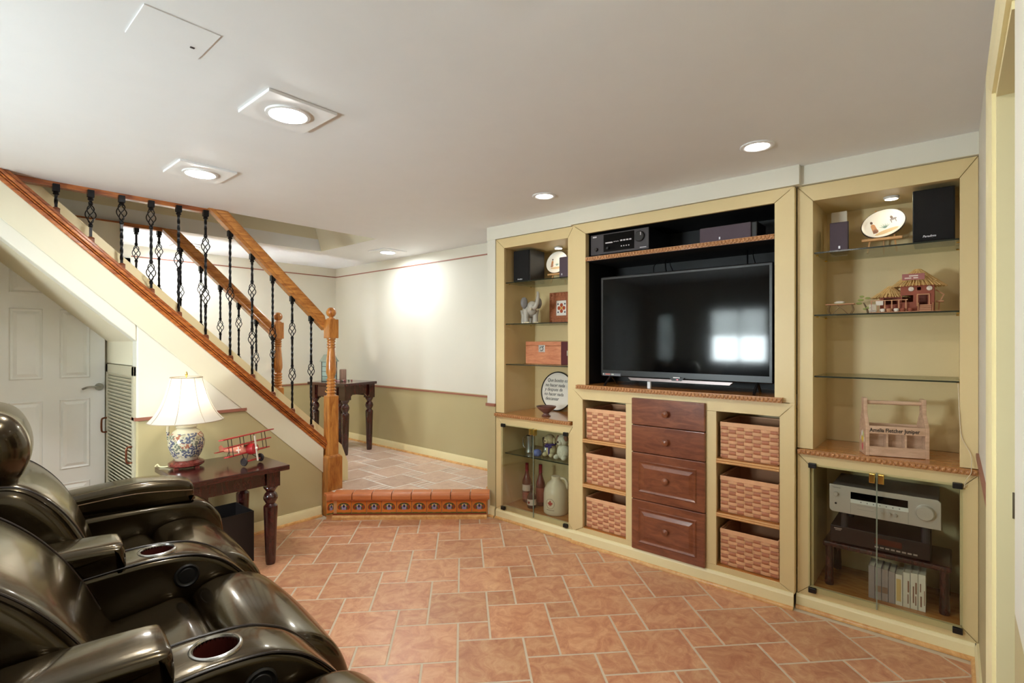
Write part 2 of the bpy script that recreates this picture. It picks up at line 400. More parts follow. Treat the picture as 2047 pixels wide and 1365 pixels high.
# step front: nosing tiles, painted riser tiles, wooden foot strip
st = sthing('step_front')
ang_s = math.atan2(su_[1], su_[0])
def motif_mat():
    k = NT('riser_tile_painted'); tc = k.node('ShaderNodeTexCoord'); sp = k.node('ShaderNodeSeparateXYZ'); k.link(tc.outputs['Object'], sp.inputs[0])
    def ramp(src, stops, interp='CONSTANT'):
        c = k.node('ShaderNodeValToRGB'); c.color_ramp.interpolation = interp; e = c.color_ramp.elements
        while len(e) < len(stops): e.new(.5)
        for q, (p, col) in zip(e, stops): q.position = p; q.color = lin(col)
        k.link(src, c.inputs[0]); return c
    base = k.node('ShaderNodeMapRange'); base.inputs[1].default_value = -.05; base.inputs[2].default_value = .05; k.link(sp.outputs[2], base.inputs[0])
    bands = ramp(base.outputs[0], [(0, (96, 104, 50)), (.1, (214, 120, 46)), (.9, (206, 108, 44))])
    def ell(cx, cz, rx, rz):
        a = k.node('ShaderNodeMath', operation='MULTIPLY_ADD'); a.inputs[1].default_value = 1 / rx; a.inputs[2].default_value = -cx / rx; k.link(sp.outputs[0], a.inputs[0])
        b = k.node('ShaderNodeMath', operation='MULTIPLY_ADD'); b.inputs[1].default_value = 1 / rz; b.inputs[2].default_value = -cz / rz; k.link(sp.outputs[2], b.inputs[0])
        a2 = k.node('ShaderNodeMath', operation='POWER'); a2.inputs[1].default_value = 2; k.link(a.outputs[0], a2.inputs[0])
        b2 = k.node('ShaderNodeMath', operation='POWER'); b2.inputs[1].default_value = 2; k.link(b.outputs[0], b2.inputs[0])
        s_ = k.node('ShaderNodeMath', operation='ADD'); k.link(a2.outputs[0], s_.inputs[0]); k.link(b2.outputs[0], s_.inputs[1])
        l = k.node('ShaderNodeMath', operation='LESS_THAN'); l.inputs[1].default_value = 1; k.link(s_.outputs[0], l.inputs[0]); return l.outputs[0]
    cur = bands.outputs[0]
    for (cx, cz, rx, rz, col) in [tuple(q * 1.12 for q in e[:4]) + (e[4],) for e in [(0, .002, .043, .030, (78, 84, 44)), (0, -.012, .036, .026, (212, 122, 52)), (-.03, 0, .008, .017, (150, 60, 36)), (.03, 0, .008, .017, (150, 60, 36)),
                                  (0, .004, .017, .020, (150, 142, 176)), (0, .008, .007, .010, (36, 34, 60)), (-.012, .016, .006, .005, (220, 190, 90)), (.012, .016, .006, .005, (220, 190, 90)), (0, -.014, .017, .004, (140, 132, 170)),
                                  (-.020, -.006, .005, .012, (70, 90, 50)), (.020, -.006, .005, .012, (70, 90, 50))]]:
        mx = k.node('ShaderNodeMix', data_type='RGBA'); k.link(ell(cx, cz, rx, rz), mx.inputs[0]); k.link(cur, mx.inputs[6]); mx.inputs[7].default_value = lin(col); cur = mx.outputs[2]
    k.link(cur, k.b.inputs['Base Color']); k.bset(Roughness=.25); return k.m
MOTIF = motif_mat()
RZ0, RZ1 = 0.045, 0.145
nt = 10; cham = 0.055; tw = (SL - cham * .0) / nt
core = MB().prism([STEP_A, STEP_B, (STEP_B[0] + .05, STEP_B[1] + .03), (STEP_B[0], STEP_B[1] + .12), (STEP_A[0] + .1, STEP_A[1] + .083), (STEP_A[0] - .02, STEP_A[1] + .083), (STEP_A[0] - .06, STEP_A[1] + .05)], 'z', 0, LZ - .03)
core.build('step_core', mat('step_mortar', (206, 150, 96), .8), st)
rt_me = None
for i in range(nt):
    cxs = STEP_A[0] + su_[0] * tw * (i + .5) - sn_[0] * .004; cys = STEP_A[1] + su_[1] * tw * (i + .5) - sn_[1] * .004
    if rt_me is None:
        o = MB().box(-tw / 2 + .004, tw / 2 - .004, -.004, .006, -.05, .05).build('riser_tile', MOTIF, st, bevel=.0015); rt_me = o
    else:
        o = rt_me.copy(); C.objects.link(o)
    o.location = (cxs, cys, (RZ0 + RZ1) / 2); o.rotation_euler = (0, 0, ang_s)
o = rt_me.copy(); C.objects.link(o); o.location = (STEP_A[0] - .035, STEP_A[1] + .022, (RZ0 + RZ1) / 2); o.rotation_euler = (0, 0, ang_s + math.radians(38)); o.scale = (.62, 1, 1)
# nosing tiles (bullnose edge)
nn = 8; nw = (SL + .05) / nn; no_me = None
nose = [(-.026, .158), (-.034, .164), (-.036, .178), (-.034, .197), (-.026, .207), (-.012, .2125), (.075, .2125), (.075, .19), (-.006, .19), (-.008, .158)]
for i in range(nn):
    c = (STEP_A[0] + su_[0] * (nw * (i + .5) - .025), STEP_A[1] + su_[1] * (nw * (i + .5) - .025))
    if no_me is None:
        # profile in (depth into hall, z) swept along the step
        o = MB().prism(nose, 'x', -nw / 2 + .003, nw / 2 - .003).build('nosing_tile', TERRA, st, smooth=40); no_me = o
    else: o = no_me.copy(); C.objects.link(o)
    o.location = (c[0], c[1], 0); o.rotation_euler = (0, 0, ang_s)
o = no_me.copy(); C.objects.link(o); o.location = (STEP_A[0] - .045, STEP_A[1] + .02, 0); o.rotation_euler = (0, 0, ang_s + math.radians(38)); o.scale = (.45, .6, 1)
M0 = Matrix.Translation((STEP_A[0], STEP_A[1], 0)) @ Matrix.Rotation(ang_s, 4, 'Z')
MB().prism([(-.006, .145), (-.022, .150), (-.026, .158), (-.004, .162), (0, .145)], 'x', -.03, SL + .01, M=M0).build('cove_strip', TERRA, st)
MB().prism([(-.022, 0), (-.022, .020), (-.014, .028), (-.004, .034), (-.004, .045), (0, .045), (0, 0)], 'x', -.03, SL, M=M0).build('foot_strip', QROUND, st, smooth=35)
MB().prism([(-.007, .030), (-.007, .045), (0, .045), (0, .03)], 'x', -.03, SL, M=M0).build('red_strip', mat('cove_red2', (140, 62, 34), .4), st)

# ceiling with the stairwell opening
WX0, WX1, WY0, WY1 = -0.25, 2.72, 3.96, 4.95
ce = MB(); HC = H + .12
ce.box(X_BACK - .1, 3.6, -1.0, WY0, H, HC); ce.box(X_BACK - .1, WX0, WY0, WY1, H, HC); ce.box(WX1, 3.6, WY0, WY1, H, HC); ce.box(X_BACK - .1, 3.6, WY1, 6.1, H, HC)
ceil = struct(ce.build('ceiling', CEIL))
WELL = CREAM
wl = MB(); wl.box(WX0 - .1, 3.0, WY1, WY1 + .08, HC, 3.6); wl.box(WX0 - .1, 3.0, WY0 - .08, WY0, HC, 3.6); wl.box(WX0 - .1, WX0, WY0, WY1, HC, 3.6)
wl.prism([(WX1, H + .001), (WX1 + .1, H + .001), (WX1 + .1, 3.6), (WX1 - .34, 3.6)], 'y', WY0, WY1); wl.box(WX0 - .1, 3.0, WY0 - .08, WY1 + .08, 3.6, 3.68)
struct(wl.build('wall_stairwell', WELL))

# walls
wf = MB(); wf.box(X_HALL, X_HALL + .1, -.2, 6.1, -.08, HC); wf.box(3.045, X_HALL, 2.802, 2.89, 0, H)
wf.box(3.02, X_HALL, .612, 2.06, 2.247, H); wf.box(3.06, X_HALL, -.10, .612, 2.249, H); wf.box(3.04, X_HALL, 2.06, 2.89, 2.245, H)
struct(wf.build('wall_front', WALL))
struct(MB().box(X_BACK - .3, 3.6, Y_HALL, Y_HALL + .1, -.08, HC).build('wall_hall', WALL))
struct(MB().box(-.72, -.6, 3.98, 6.1, -.08, HC).build('wall_hall_end', WALL))
# right wall with a narrow doorway close to the camera
DX0, DX1, DZ = 1.33, 1.79, 2.05
wr = MB(); wr.box(DX1, 3.6, -.2, Y_R, -.08, H); wr.box(X_BACK - .1, DX0, -.2, Y_R, -.08, H); wr.box(DX0, DX1, -.2, Y_R, DZ, H)
struct(wr.build('wall_right', WALL))
wc = MB(); wc.box(DX0 - .5, DX1 + .5, -1.0, -.95, -.08, H); wc.box(DX0 - .55, DX0 - .5, -1.0, -.2, -.08, H); wc.box(DX1 + .5, DX1 + .55, -1.0, -.2, -.08, H)
struct(wc.build('wall_closet', CREAM))
dc = sthing('trim_1')
cz = MB(); cz.prism([(DX1 + .004, Y_R), (DX1 + .004, Y_R + .012), (DX1 + .03, Y_R + .017), (DX1 + .05, Y_R + .016), (DX1 + .085, Y_R + .02), (DX1 + .092, Y_R + .018), (DX1 + .092, Y_R)], 'z', 0, DZ + .085)
cz.build('casing_post', TRIM, dc)
MB().prism([(Y_R, DZ + .004), (Y_R + .012, DZ + .004), (Y_R + .017, DZ + .03), (Y_R + .016, DZ + .05), (Y_R + .02, DZ + .08), (Y_R, DZ + .085)], 'x', DX0 - .05, DX1 + .092).build('casing_head', TRIM, dc)
MB().box(DX1 - .012, DX1 + .004, -.2, Y_R + .004, 0, DZ + .004).build('jamb', TRIM, dc)
MB().box(DX0, DX1 - .012, -.2, Y_R + .004, DZ - .012, DZ + .004).build('jamb_head', TRIM, dc)
sp_ = MB(); sp_.box(DX1 - .0135, DX1 - .012, -.135, -.112, 0.98, 1.045); sp_.build('strike_plate', STEEL, dc)
# back wall (behind the camera) with a blind-covered window and a narrow window
WN = [(2.0, 2.78, 1.12, 1.90), (3.40, 3.60, 1.14, 1.86)]
wb = MB(); ys = [-.2, WN[0][0], WN[0][1], WN[1][0], WN[1][1], Y_L + .1]
for i in range(5):
    a, b = ys[i], ys[i + 1]
    if i in (1, 3):
        w = WN[0] if i == 1 else WN[1]; wb.box(X_BACK - .1, X_BACK, a, b, -.08, w[2]); wb.box(X_BACK - .1, X_BACK, a, b, w[3], H)
    else: wb.box(X_BACK - .1, X_BACK, a, b, -.08, H)
struct(wb.build('wall_back', WALL))
for wi, (a, b, z0, z1) in enumerate(WN):
    w = sthing('window_%d' % (wi + 1))
    fm = MB(); t = .04
    fm.box(X_BACK - .06, X_BACK + .015, a - t, a + .012, z0 - t, z1 + t); fm.box(X_BACK - .06, X_BACK + .015, b - .012, b + t, z0 - t, z1 + t)
    fm.box(X_BACK - .06, X_BACK + .015, a, b, z1 - .012, z1 + t); fm.box(X_BACK - .06, X_BACK + .03, a - .02, b + .02, z0 - t, z0 + .012)
    fm.build('window_frame', WHITE, w)
    mu = MB(); mu.box(X_BACK - .055, X_BACK - .03, (a + b) / 2 - .012, (a + b) / 2 + .012, z0, z1); mu.box(X_BACK - .055, X_BACK - .03, a, b, (z0 + z1) / 2 - .012, (z0 + z1) / 2 + .012); mu.build('muntin', WHITE, w)
    MB().box(X_BACK - .046, X_BACK - .042, a, b, z0, z1).build('pane', GLASS, w)
    if True:
        sl = None
        for q in range(12 if wi == 0 else 22):  # the narrow window's slats are added to cut its brightness
            if sl is None: sl = MB().box(-.022, .022, a + .015, b - .015, -.0012, .0012).build('blind_slat', WHITE, w); o = sl
            else: o = sl.copy(); C.objects.link(o)
            o.location = (X_BACK - .01, 0, z1 - .03 - q * .032); o.rotation_euler = (0, math.radians(38 if wi == 0 else 52), 0)
pl = bpy.data.lights.new('window_back_offscreen', 'AREA'); pl.shape = 'RECTANGLE'; pl.size = .78; pl.size_y = .78
try: pl.cycles.is_portal = True
except Exception: pl.energy = 0.0001
po = bpy.data.objects.new('window_back_offscreen', pl); C.objects.link(po); po.location = (X_BACK - .08, 2.39, 1.51); po.rotation_euler = (0, math.radians(-90), 0)

# the stair wall (left), alcove under the stairs
SLOPE = -0.93
def capz(x): return 1.80 + SLOPE * (x - .815)        # underside of the wooden cap on the stair wall
def seamz(x): return 1.60 + SLOPE * (x - .815)
def alcz(x): return 1.42 + SLOPE * (x - .90)
AX0, AX1, AY = .05, .90, 4.66
wlf = MB()
wlf.box(X_BACK - .1, AX0, Y_L, Y_L + .1, -.08, H)
wlf.prism([(AX0, alcz(AX0)), (AX1, alcz(AX1)), (AX1, capz(AX1)), (.224, H), (AX0, H)], 'y', Y_L, Y_L + .1)
wlf.prism([(AX1, -.08), (2.158, -.08), (2.158, capz(2.158)), (AX1, capz(AX1))], 'y', Y_L, Y_L + .1); wlf.prism([(2.158, -.08), (2.30, -.08), (2.30, capz(2.30)), (2.158, capz(2.158))], 'y', 3.946, Y_L + .1)
struct(wlf.build('wall_left', WALL, bevel=.008))
wa = MB(); wa.box(AX1, AX1 + .08, Y_L + .1, AY + .1, 1.265, 1.44); wa.box(AX1 + .03, AX1 + .08, Y_L + .1, AY + .1, 0, 1.265)
wa.prism([(AX0 - .05, alcz(AX0 - .05)), (AX1 + .02, alcz(AX1 + .02)), (AX1 + .02, alcz(AX1 + .02) + .06), (AX0 - .05, alcz(AX0 - .05) + .06)], 'y', Y_L + .1, AY)
wa.box(AX0 - .08, AX0, Y_L + .1, AY + .1, -.08, 2.3); wa.box(AX0 - .08, AX1 + .1, AY + .04, AY + .12, -.08, 2.3)
struct(wa.build('wall_alcove', CREAM))
stg = MB(); stg.prism([(.224, seamz(.224)), (2.159, seamz(2.159)), (2.159, capz(2.159)), (.224, capz(.224))], 'y', Y_L - .007, Y_L)
struct(stg.build('trim_2', CREAM))                     # stringer board on the stair wall
# wooden cap, moulded
L0, L1 = .2, 2.182
def slab(mb, d0, d1, y0, y1, x0=L0, x1=L1): return mb.prism([(x0, capz(x0) + d0), (x1, capz(x1) + d0), (x1, capz(x1) + d1), (x0, capz(x0) + d1)], 'y', y0, y1)
cp = MB(); slab(cp, 0, .028, Y_L - .016, 4.0); slab(cp, .030, .042, Y_L - .024, 4.0); slab(cp, .044, .066, Y_L - .034, 4.0); slab(cp, .068, .092, Y_L - .020, 4.02)
struct(cp.build('trim_3', OAKX, bevel=.004))
sk = MB(); sk.prism([(.33, capz(.33) + .20), (2.40, capz(2.40) + .20), (2.46, .365), (2.46, LZ), (2.20, LZ), (.33, capz(.33) - .2)], 'y', 4.02, 4.05)
struct(sk.build('trim_4', TRIM))
# timber trim round the ceiling opening
tr_ = MB(); tr_.box(-.2, 1.33, WY0 - .002, WY0 + .05, H - .028, H + .001); tr_.build('trim_5', OAKX); struct(bpy.data.objects['trim_5'])
struct(MB().box(.2, 1.305, WY1 - .05, WY1 + .002, H - .028, H + .001).build('trim_6', OAKX))

# chair rails, red picture line, baseboards
def rail(name, mb, m=REDLINE): return struct(mb.build(name, m))
cr = MB(); cr.box(AX1 - .012, 1.56, Y_L - .012, Y_L, .918, .938); cr.box(AX1 - .012, AX1, Y_L, Y_L + .09, .918, .938); rail('trim_7', cr)
cr = MB(); cr.box(X_HALL - .01, X_HALL, 2.89, Y_HALL, .892, .908); cr.box(.3, X_HALL, Y_HALL - .01, Y_HALL, .892, .908); rail('trim_8', cr)
cr = MB(); cr.box(3.033, 3.05, 2.80, 2.90, .895, .918); cr.box(3.05, 3.2, 2.89, 2.90, .895, .918); rail('trim_9', cr)
cr = MB(); cr.box(X_HALL - .006, X_HALL, 2.89, Y_HALL, 2.236, 2.247); cr.box(1.34, X_HALL, Y_HALL - .006, Y_HALL, 2.236, 2.247); rail('trim_10', cr)
cr = MB(); cr.box(1.9, 3.06, Y_R, Y_R + .01, .905, .925); rail('trim_11', cr)
def bb_prof(h=.085, t=.014): return [(0, 0), (t, 0), (t, h * .78), (t * .75, h * .86), (t * .55, h), (0, h)]
def baseboard(name, p0, p1, zf, n, qr=True):
    """board from p0 to p1, proud of the wall along n"""
    root = sthing(name); d = Vector((p1[0] - p0[0], p1[1] - p0[1], 0)); L = d.length
    ex = d.normalized(); ey = Vector((n[0], n[1], 0)); M = Matrix(((ex.x, ey.x, 0, p0[0]), (ex.y, ey.y, 0, p0[1]), (0, 0, 1, zf), (0, 0, 0, 1)))
    MB().prism(bb_prof(), 'x', 0, L, M=M).build('board', TRIM, root, smooth=30)
    if qr:
        q = [(.013, 0), (.028, 0)] + [(.013 + .015 * math.cos(a), .018 * math.sin(a)) for a in (.4, .8, 1.2, 1.57)]
        MB().prism(q, 'x', 0, L, M=M).build('quarter_round', QROUND, root, smooth=50)
    return root
baseboard('baseboard_left', (AX1, Y_L), (2.14, Y_L), 0, (0, -1))
baseboard('baseboard_hall', (X_HALL, Y_HALL), (X_HALL, 2.95), LZ, (-1, 0))
baseboard('baseboard_hall_back', (X_HALL, Y_HALL), (1.5, Y_HALL), LZ, (0, -1))
baseboard('baseboard_right', (3.06, Y_R), (1.89, Y_R), 0, (0, 1))
baseboard('baseboard_front', (3.045, 2.802), (3.045, 2.875), 0, (-1, 0))
baseboard('baseboard_corner', (3.06, 2.89), (3.20, 2.89), LZ, (0, 1))
baseboard('baseboard_back', (X_BACK, -.08), (X_BACK, 3.9), 0, (1, 0))

# six-panel doors
def panel_door(name, x0, x1, y, z0, z1, handle_x, rows):
    """door slab facing -Y at plane y, raised panels as parts"""
    d = sthing(name); MB().box(x0, x1, y, y + .035, z0, z1).build('slab', WHITE, d, bevel=.002)
    w = x1 - x0; pw = (w - .085 * 2 - .085) / 2
    for (za, zb) in rows:
        for cx in (x0 + .085, x0 + .085 * 2 + pw):
            m = MB(); a, b = cx, cx + pw
            # sunk moulding ring and raised field
            m.loft([[(a, y - .0005, za), (b, y - .0005, za), (b, y - .0005, zb), (a, y - .0005, zb)], [(a + .006, y - .009, za + .006), (b - .006, y - .009, za + .006), (b - .006, y - .009, zb - .006), (a + .006, y - .009, zb - .006)],
                    [(a + .018, y - .001, za + .018), (b - .018, y - .001, za + .018), (b - .018, y - .001, zb - .018), (a + .018, y - .001, zb - .018)],
                    [(a + .038, y - .010, za + .038), (b - .038, y - .010, za + .038), (b - .038, y - .010, zb - .038), (a + .038, y - .010, zb - .038)]], True, True)
            m.build('panel', WHITE, d)
    h = MB(); s_ = -1
    h.cyl((handle_x, y, 1.095), (handle_x, y - .012, 1.095), .026, n=16); h.cyl((handle_x, y - .01, 1.095), (handle_x, y - .045, 1.095), .008)
    h.tube(smooth_open([(handle_x, y - .045, 1.095), (handle_x - .03, y - .05, 1.098), (handle_x - .07, y - .048, 1.097), (handle_x - .10, y - .04, 1.085)], 4), .008)
    h.build('lever_handle', STEEL, d, smooth=40); return d
panel_door('door_1', .30, .885, AY, .02, 1.98, .850, [(.16, .44), (.535, 1.02), (1.165, 1.64), (1.74, 1.90)])
panel_door('door_2', -1.2, -.42, Y_L - .045, .01, 2.02, -.50, [(.2, .95), (1.15, 1.6), (1.72, 1.92)])
dcs = MB(); 
for a, b, c, d_ in ((-1.27, -1.2, 0, 2.09), (-.42, -.35, 0, 2.09)): dcs.box(a, b, Y_L - .03, Y_L, c, d_)
dcs.box(-1.27, -.35, Y_L - .03, Y_L, 2.02, 2.09); struct(dcs.build('trim_12', WHITE))
# door casing glimpsed in the hall, white
dh = sthing('door_3'); m = MB(); m.box(1.27, 1.33, Y_HALL - .02, Y_HALL, LZ, 2.22); m.box(.4, 1.33, Y_HALL - .02, Y_HALL, 2.16, 2.22); m.build('casing', WHITE, dh); MB().box(.4, 1.27, Y_HALL - .012, Y_HALL, LZ, 2.16).build('slab', WHITE, dh)
# louvered door in the alcove side, slats as parts
lv = sthing('door_4'); y0, y1, z0, z1 = Y_L + .02, AY - .01, .06, 1.26
m = MB(); xs = AX1 - .012
m.box(xs, xs + .03, y0, y0 + .05, z0, z1); m.box(xs, xs + .03, y1 - .05, y1, z0, z1); m.box(xs, xs + .03, y0, y1, z1 - .06, z1); m.box(xs, xs + .03, y0, y1, z0, z0 + .08)
m.build('louver_frame', SAGE, lv, bevel=.002)
sl = None; zz = z0 + .09
while zz < z1 - .065:
    if sl is None: sl = MB().box(-.018, .018, y0 + .05, y1 - .05, -.0035, .0035).build('slat', SAGE, lv); o = sl
    else: o = sl.copy(); C.objects.link(o)
    o.location = (xs + .012, 0, zz); o.rotation_euler = (0, math.radians(48), 0); zz += .0235
for hy, hz in ((y1 - .03, .82), (y0 + .035, .70)):
    MB().tube(smooth_open([(xs, hy, hz - .05), (xs - .02, hy, hz - .05), (xs - .03, hy, hz - .035), (xs - .03, hy, hz + .035), (xs - .02, hy, hz + .05), (xs, hy, hz + .05)], 3), .006).build('pull_handle', BRONZE, lv, smooth=40)

# stair flight
sf = sthing('stairs'); rise = .19; run = rise / .93
for i in range(12):
    xa = 2.42 - run * i; z = LZ + rise * (i + 1)
    MB().box(xa - run - .02, xa + .02, 4.05, 4.93, z - .03, z).build('tread', OAKX, sf, bevel=.006); MB().box(xa - .012, xa, 4.05, 4.93, z - rise, z - .03).build('riser', TRIM, sf)
sk = MB(); sk.prism([(.2, capz(.2) + .15), (2.40, capz(2.4) + .15), (2.46, .365), (2.46, LZ), (2.2, LZ), (.2, capz(.2) - .3)], 'y', 4.93, 4.97)
sk.build('far_skirt', TRIM, sf)
m = MB(); slab(m, .10, .15, 4.90, 4.99, .3, 2.19); m.build('far_cap', OAKX, sf, bevel=.006)

# ------------------------------------------------------------------ railings
def basket(mb, x, y, z, hh=.055, r=.026, wire=.0032):
    for k in range(4):
        pts = []
        for j in range(13):
            t = j / 12; a = k * math.pi / 2 + t * math.pi * 1.0; rr = .004 + (r - .004) * math.sin(math.pi * t) ** .8
            pts.append((x + rr * math.cos(a), y + rr * math.sin(a), z - hh + 2 * hh * t))
        mb.tube(pts, wire, 5)
def twist(mb, x, y, z0, z1, s=.0075, turns=None):
    n = max(4, int((z1 - z0) / .012)); tn = (z1 - z0) / .09 * math.pi / 2 * 2
    rings = []
    for j in range(n + 1):
        a0 = tn * j / n
        rings.append([(x + s * 1.2 * math.cos(a0 + math.pi / 4 + q * math.pi / 2), y + s * 1.2 * math.sin(a0 + math.pi / 4 + q * math.pi / 2), z0 + (z1 - z0) * j / n) for q in range(4)])
    mb.loft(rings, True, True)
def collar(mb, x, y, z, r=.0125): mb.lathe([(.007, -.012), (r, -.008), (r * .8, -.003), (r, .003), (r * .8, .007), (.007, .012)], x, y, 10, z)
def baluster(parent, x, y, zb, zt, cents, shoe_m, sc=1.0):
    hh = .055; o = None
    cs = sorted(c for c in cents if zb + .05 < zb + c < zt - .03)
    cuts = [zb] + [q for c in cs for q in (zb + c - hh, zb + c + hh)] + [zt]
    for i in range(0, len(cuts), 2):
        a, b = cuts[i], cuts[i + 1]; m = MB()
        if b - a < .005: continue
        if b - a > .14:
            m.box(x - .0065, x + .0065, y - .0065, y + .0065, a, a + .051); twist(m, x, y, a + .05, b - .05); m.box(x - .0065, x + .0065, y - .0065, y + .0065, b - .051, b)
        else: m.box(x - .0065, x + .0065, y - .0065, y + .0065, a, b)
        if i > 0: collar(m, x, y, a + .012)
        if i + 2 < len(cuts): collar(m, x, y, b - .012)
        q = m.build('baluster' if o is None else 'upper_shaft', IRON, parent if o is None else o, smooth=50); o = o or q
    for c in cs:
        q = MB(); basket(q, x, y, zb + c); q.build('basket', IRON, o, smooth=60)
    q = MB(); q.box(x - .016, x + .016, y - .016, y + .016, zb - .018, zb + .022); q.lathe([(.018, .02), (.02, .028), (.012, .034)], x, y, 12, zb); q.build('foot_shoe', shoe_m, o)
    q = MB(); q.lathe([(.011, -.05), (.016, -.044), (.012, -.036), (.018, -.03)], x, y, 12, zt); q.box(x - .016, x + .016, y - .016, y + .016, zt - .03, zt + .012); q.build('head_shoe', IRON, o)
    return o
def newel(parent, x, y, zb, name='newel_post', s=.043, base=True, zt=1.718):
    m = MB()
    z1, z2, z3 = .474, .975, 1.447       # base block top, lower block top, upper block bottom
    if base: m.box(x - .065, x + .065, y - .065, y + .065, zb, z1)
    if base: m.loft([[(x - .065, y - .065, z1), (x + .065, y - .065, z1), (x + .065, y + .065, z1), (x - .065, y + .065, z1)], [(x - .048, y - .048, z1 + .02), (x + .048, y - .048, z1 + .02), (x + .048, y + .048, z1 + .02), (x - .048, y + .048, z1 + .02)]], True, True)
    m.box(x - s, x + s, y - s, y + s, z1 if base else zb, z2)
    o = m.build(name, OAK, parent, bevel=.004); MB().box(x - s, x + s, y - s, y + s, z3, z3 + .155).build('upper_block', OAK, o, bevel=.004)
    t = MB(); L = z3 - z2
    prof = [(.040, 0), (.034, .012)]
    for i in range(5):
        q = .015 + i * .026; prof += [(.030, q), (.038, q + .008), (.038, q + .016), (.030, q + .024)]
    prof += [(.030, .155), (.040, .19), (.041, .22), (.037, .29), (.030, .36), (.028, .385)]
    for i in range(3):
        q = .39 + i * .022; prof += [(.027, q), (.034, q + .007), (.034, q + .013), (.027, q + .020)]
    prof += [(.036, L - .008), (.036, L)]
    t.lathe(prof, x, y, 24, z2); t.build('turned_shaft', OAK, o, smooth=35)
    f = MB(); zt0 = z3 + .155; f.lathe([(.034, 0), (.034, .006), (.02, .012), (.016, .022)], x, y, 20, zt0); f.ball((x, y, zt0 + .058), .041, 20, 12); f.build('ball_finial', OAK, o, smooth=40)
    return o
def handrail(parent, x0, x1, y, zf):
    m = MB(); pr = [(-.030, 0), (-.030, .018), (-.024, .03), (-.030, .045), (-.032, .075), (-.022, .095), (0, .10), (.022, .095), (.032, .075), (.030, .045), (.024, .03), (.030, .018), (.030, 0)]
    sl = zf(1.0) - zf(0.0); top = [(H - zf(0.0) - p[1] * 1.28) / sl for p in pr]
    m.loft([[(max(x, tx), y + p[0], zf(max(x, tx)) + p[1] * 1.28) for p, tx in zip(pr, top)] for x in (x0, x1)], True, True)
    return m.build('handrail', RAILW, parent, smooth=40)
rz = lambda x: 2.203 - .962 * (x - 1.469) + .004
ra = thing('stair_railing', 'oak handrail with black iron basket balusters standing on the reddish stair wall cap', 'railing', (0, 0, 0))
handrail(ra, 1.25, 2.19, 3.95, rz)
newel(ra, 2.222, 3.882, 0.0)
bxs = [.523, .681, .833, .989, 1.145, 1.309, 1.469, 1.622, 1.774, 1.927, 2.084]
shifts = [0, -.13, -.12, -.16, -.09, 0, 0, 0, 0, 0, 0]
WOODSHOE = mat('wooden_shoe', (128, 74, 44), .45, var=.08)
for i, x in enumerate(bxs):
    zb = capz(x) + .094; zt = min(rz(x), H - .028); cs = [.30, .655] if i % 2 else [.475]
    if i == 0: cs = []
    baluster(ra, x, 3.95, zb, zt, [c + shifts[i] for c in cs], WOODSHOE)
YF = 4.93; rzf = lambda x: 2.20 - .962 * (x - 1.45)
rb = thing('stair_railing', 'oak handrail with iron balusters on the hall side of the stairs', 'railing', (0, 0, 0))
handrail(rb, 1.25, 2.25, YF, rzf)
newel(rb, 2.265, YF, LZ, s=.04, base=False)
for i in range(9):
    x = .98 + .1545 * i; zt = min(rzf(x), H - .028); zb = capz(x) + .15
    if zt - zb < .1: continue
    baluster(rb, x, YF, zb, zt, [.30, .655] if i % 2 == 0 else [.475], WOODSHOE)

# ------------------------------------------------------------------ recliners
def leather():
    k = NT('dark_brown_leather'); tc = k.node('ShaderNodeTexCoord')
    nz = k.node('ShaderNodeTexNoise', i_Scale=5.0, i_Detail=4.0); k.link(tc.outputs['Object'], nz.inputs['Vector'])
    cr = k.node('ShaderNodeValToRGB'); cr.color_ramp.elements[0].color = lin((10, 6, 3)); cr.color_ramp.elements[1].color = lin((17, 10, 5)); k.link(nz.outputs[0], cr.inputs[0]); k.link(cr.outputs[0], k.b.inputs['Base Color'])
    k.bset(Roughness=.3, Specular_IOR_Level=.55, Coat_Weight=.55, Coat_Roughness=.1, Specular_Tint=(1.0, .82, .5, 1), Coat_Tint=(1.0, .88, .62, 1), Coat_IOR=1.5)  # gold specular and coat tints put golden reflected light into the leather's colour
    vo = k.node('ShaderNodeTexVoronoi', i_Scale=260.0); k.link(tc.outputs['Object'], vo.inputs['Vector'])
    wv = k.node('ShaderNodeTexNoise', i_Scale=26.0, i_Detail=5.0, i_Distortion=1.5); mp = k.node('ShaderNodeMapping'); mp.inputs['Scale'].default_value = (.45, 1.6, 1); k.link(tc.outputs['Object'], mp.inputs[0]); k.link(mp.outputs[0], wv.inputs['Vector'])
    b1 = k.node('ShaderNodeBump', i_Strength=.05, i_Distance=.001); k.link(vo.outputs['Distance'], b1.inputs['Height'])
    b2 = k.node('ShaderNodeBump', i_Strength=.07, i_Distance=.006); k.link(wv.outputs[0], b2.inputs['Height']); k.link(b1.outputs[0], b2.inputs['Normal']); k.link(b2.outputs[0], k.b.inputs['Normal'])
    rr = k.node('ShaderNodeMapRange'); rr.inputs[3].default_value = .2; rr.inputs[4].default_value = .27; k.link(wv.outputs[0], rr.inputs[0]); k.link(rr.outputs[0], k.b.inputs['Roughness'])
    return k.m
LEATHER = leather()
PIPING = mat('leather_piping', (34, 24, 17), .3, var=.1)
STITCH = mat('stitching_tan', (120, 92, 64), .6)
CUPRED = mat('cup_lining_dark', (70, 26, 20), .3, var=.1)
RT = math.radians(-6); RLX = (math.cos(RT), math.sin(RT)); RLY = (-math.sin(RT), math.cos(RT)); RO = (.559, 2.16); PITCH = .797
CON = [(-.50, .60), (-.30, .652), (-.10, .668), (0.0, .668), (.094, .656), (.162, .628), (.205, .598), (.245, .558), (.285, .507), (.33, .43), (.362, .34), (.372, .2), (.36, .06), (.2, .045), (-.2, .045), (-.48, .06), (-.56, .3)]
CW = .088
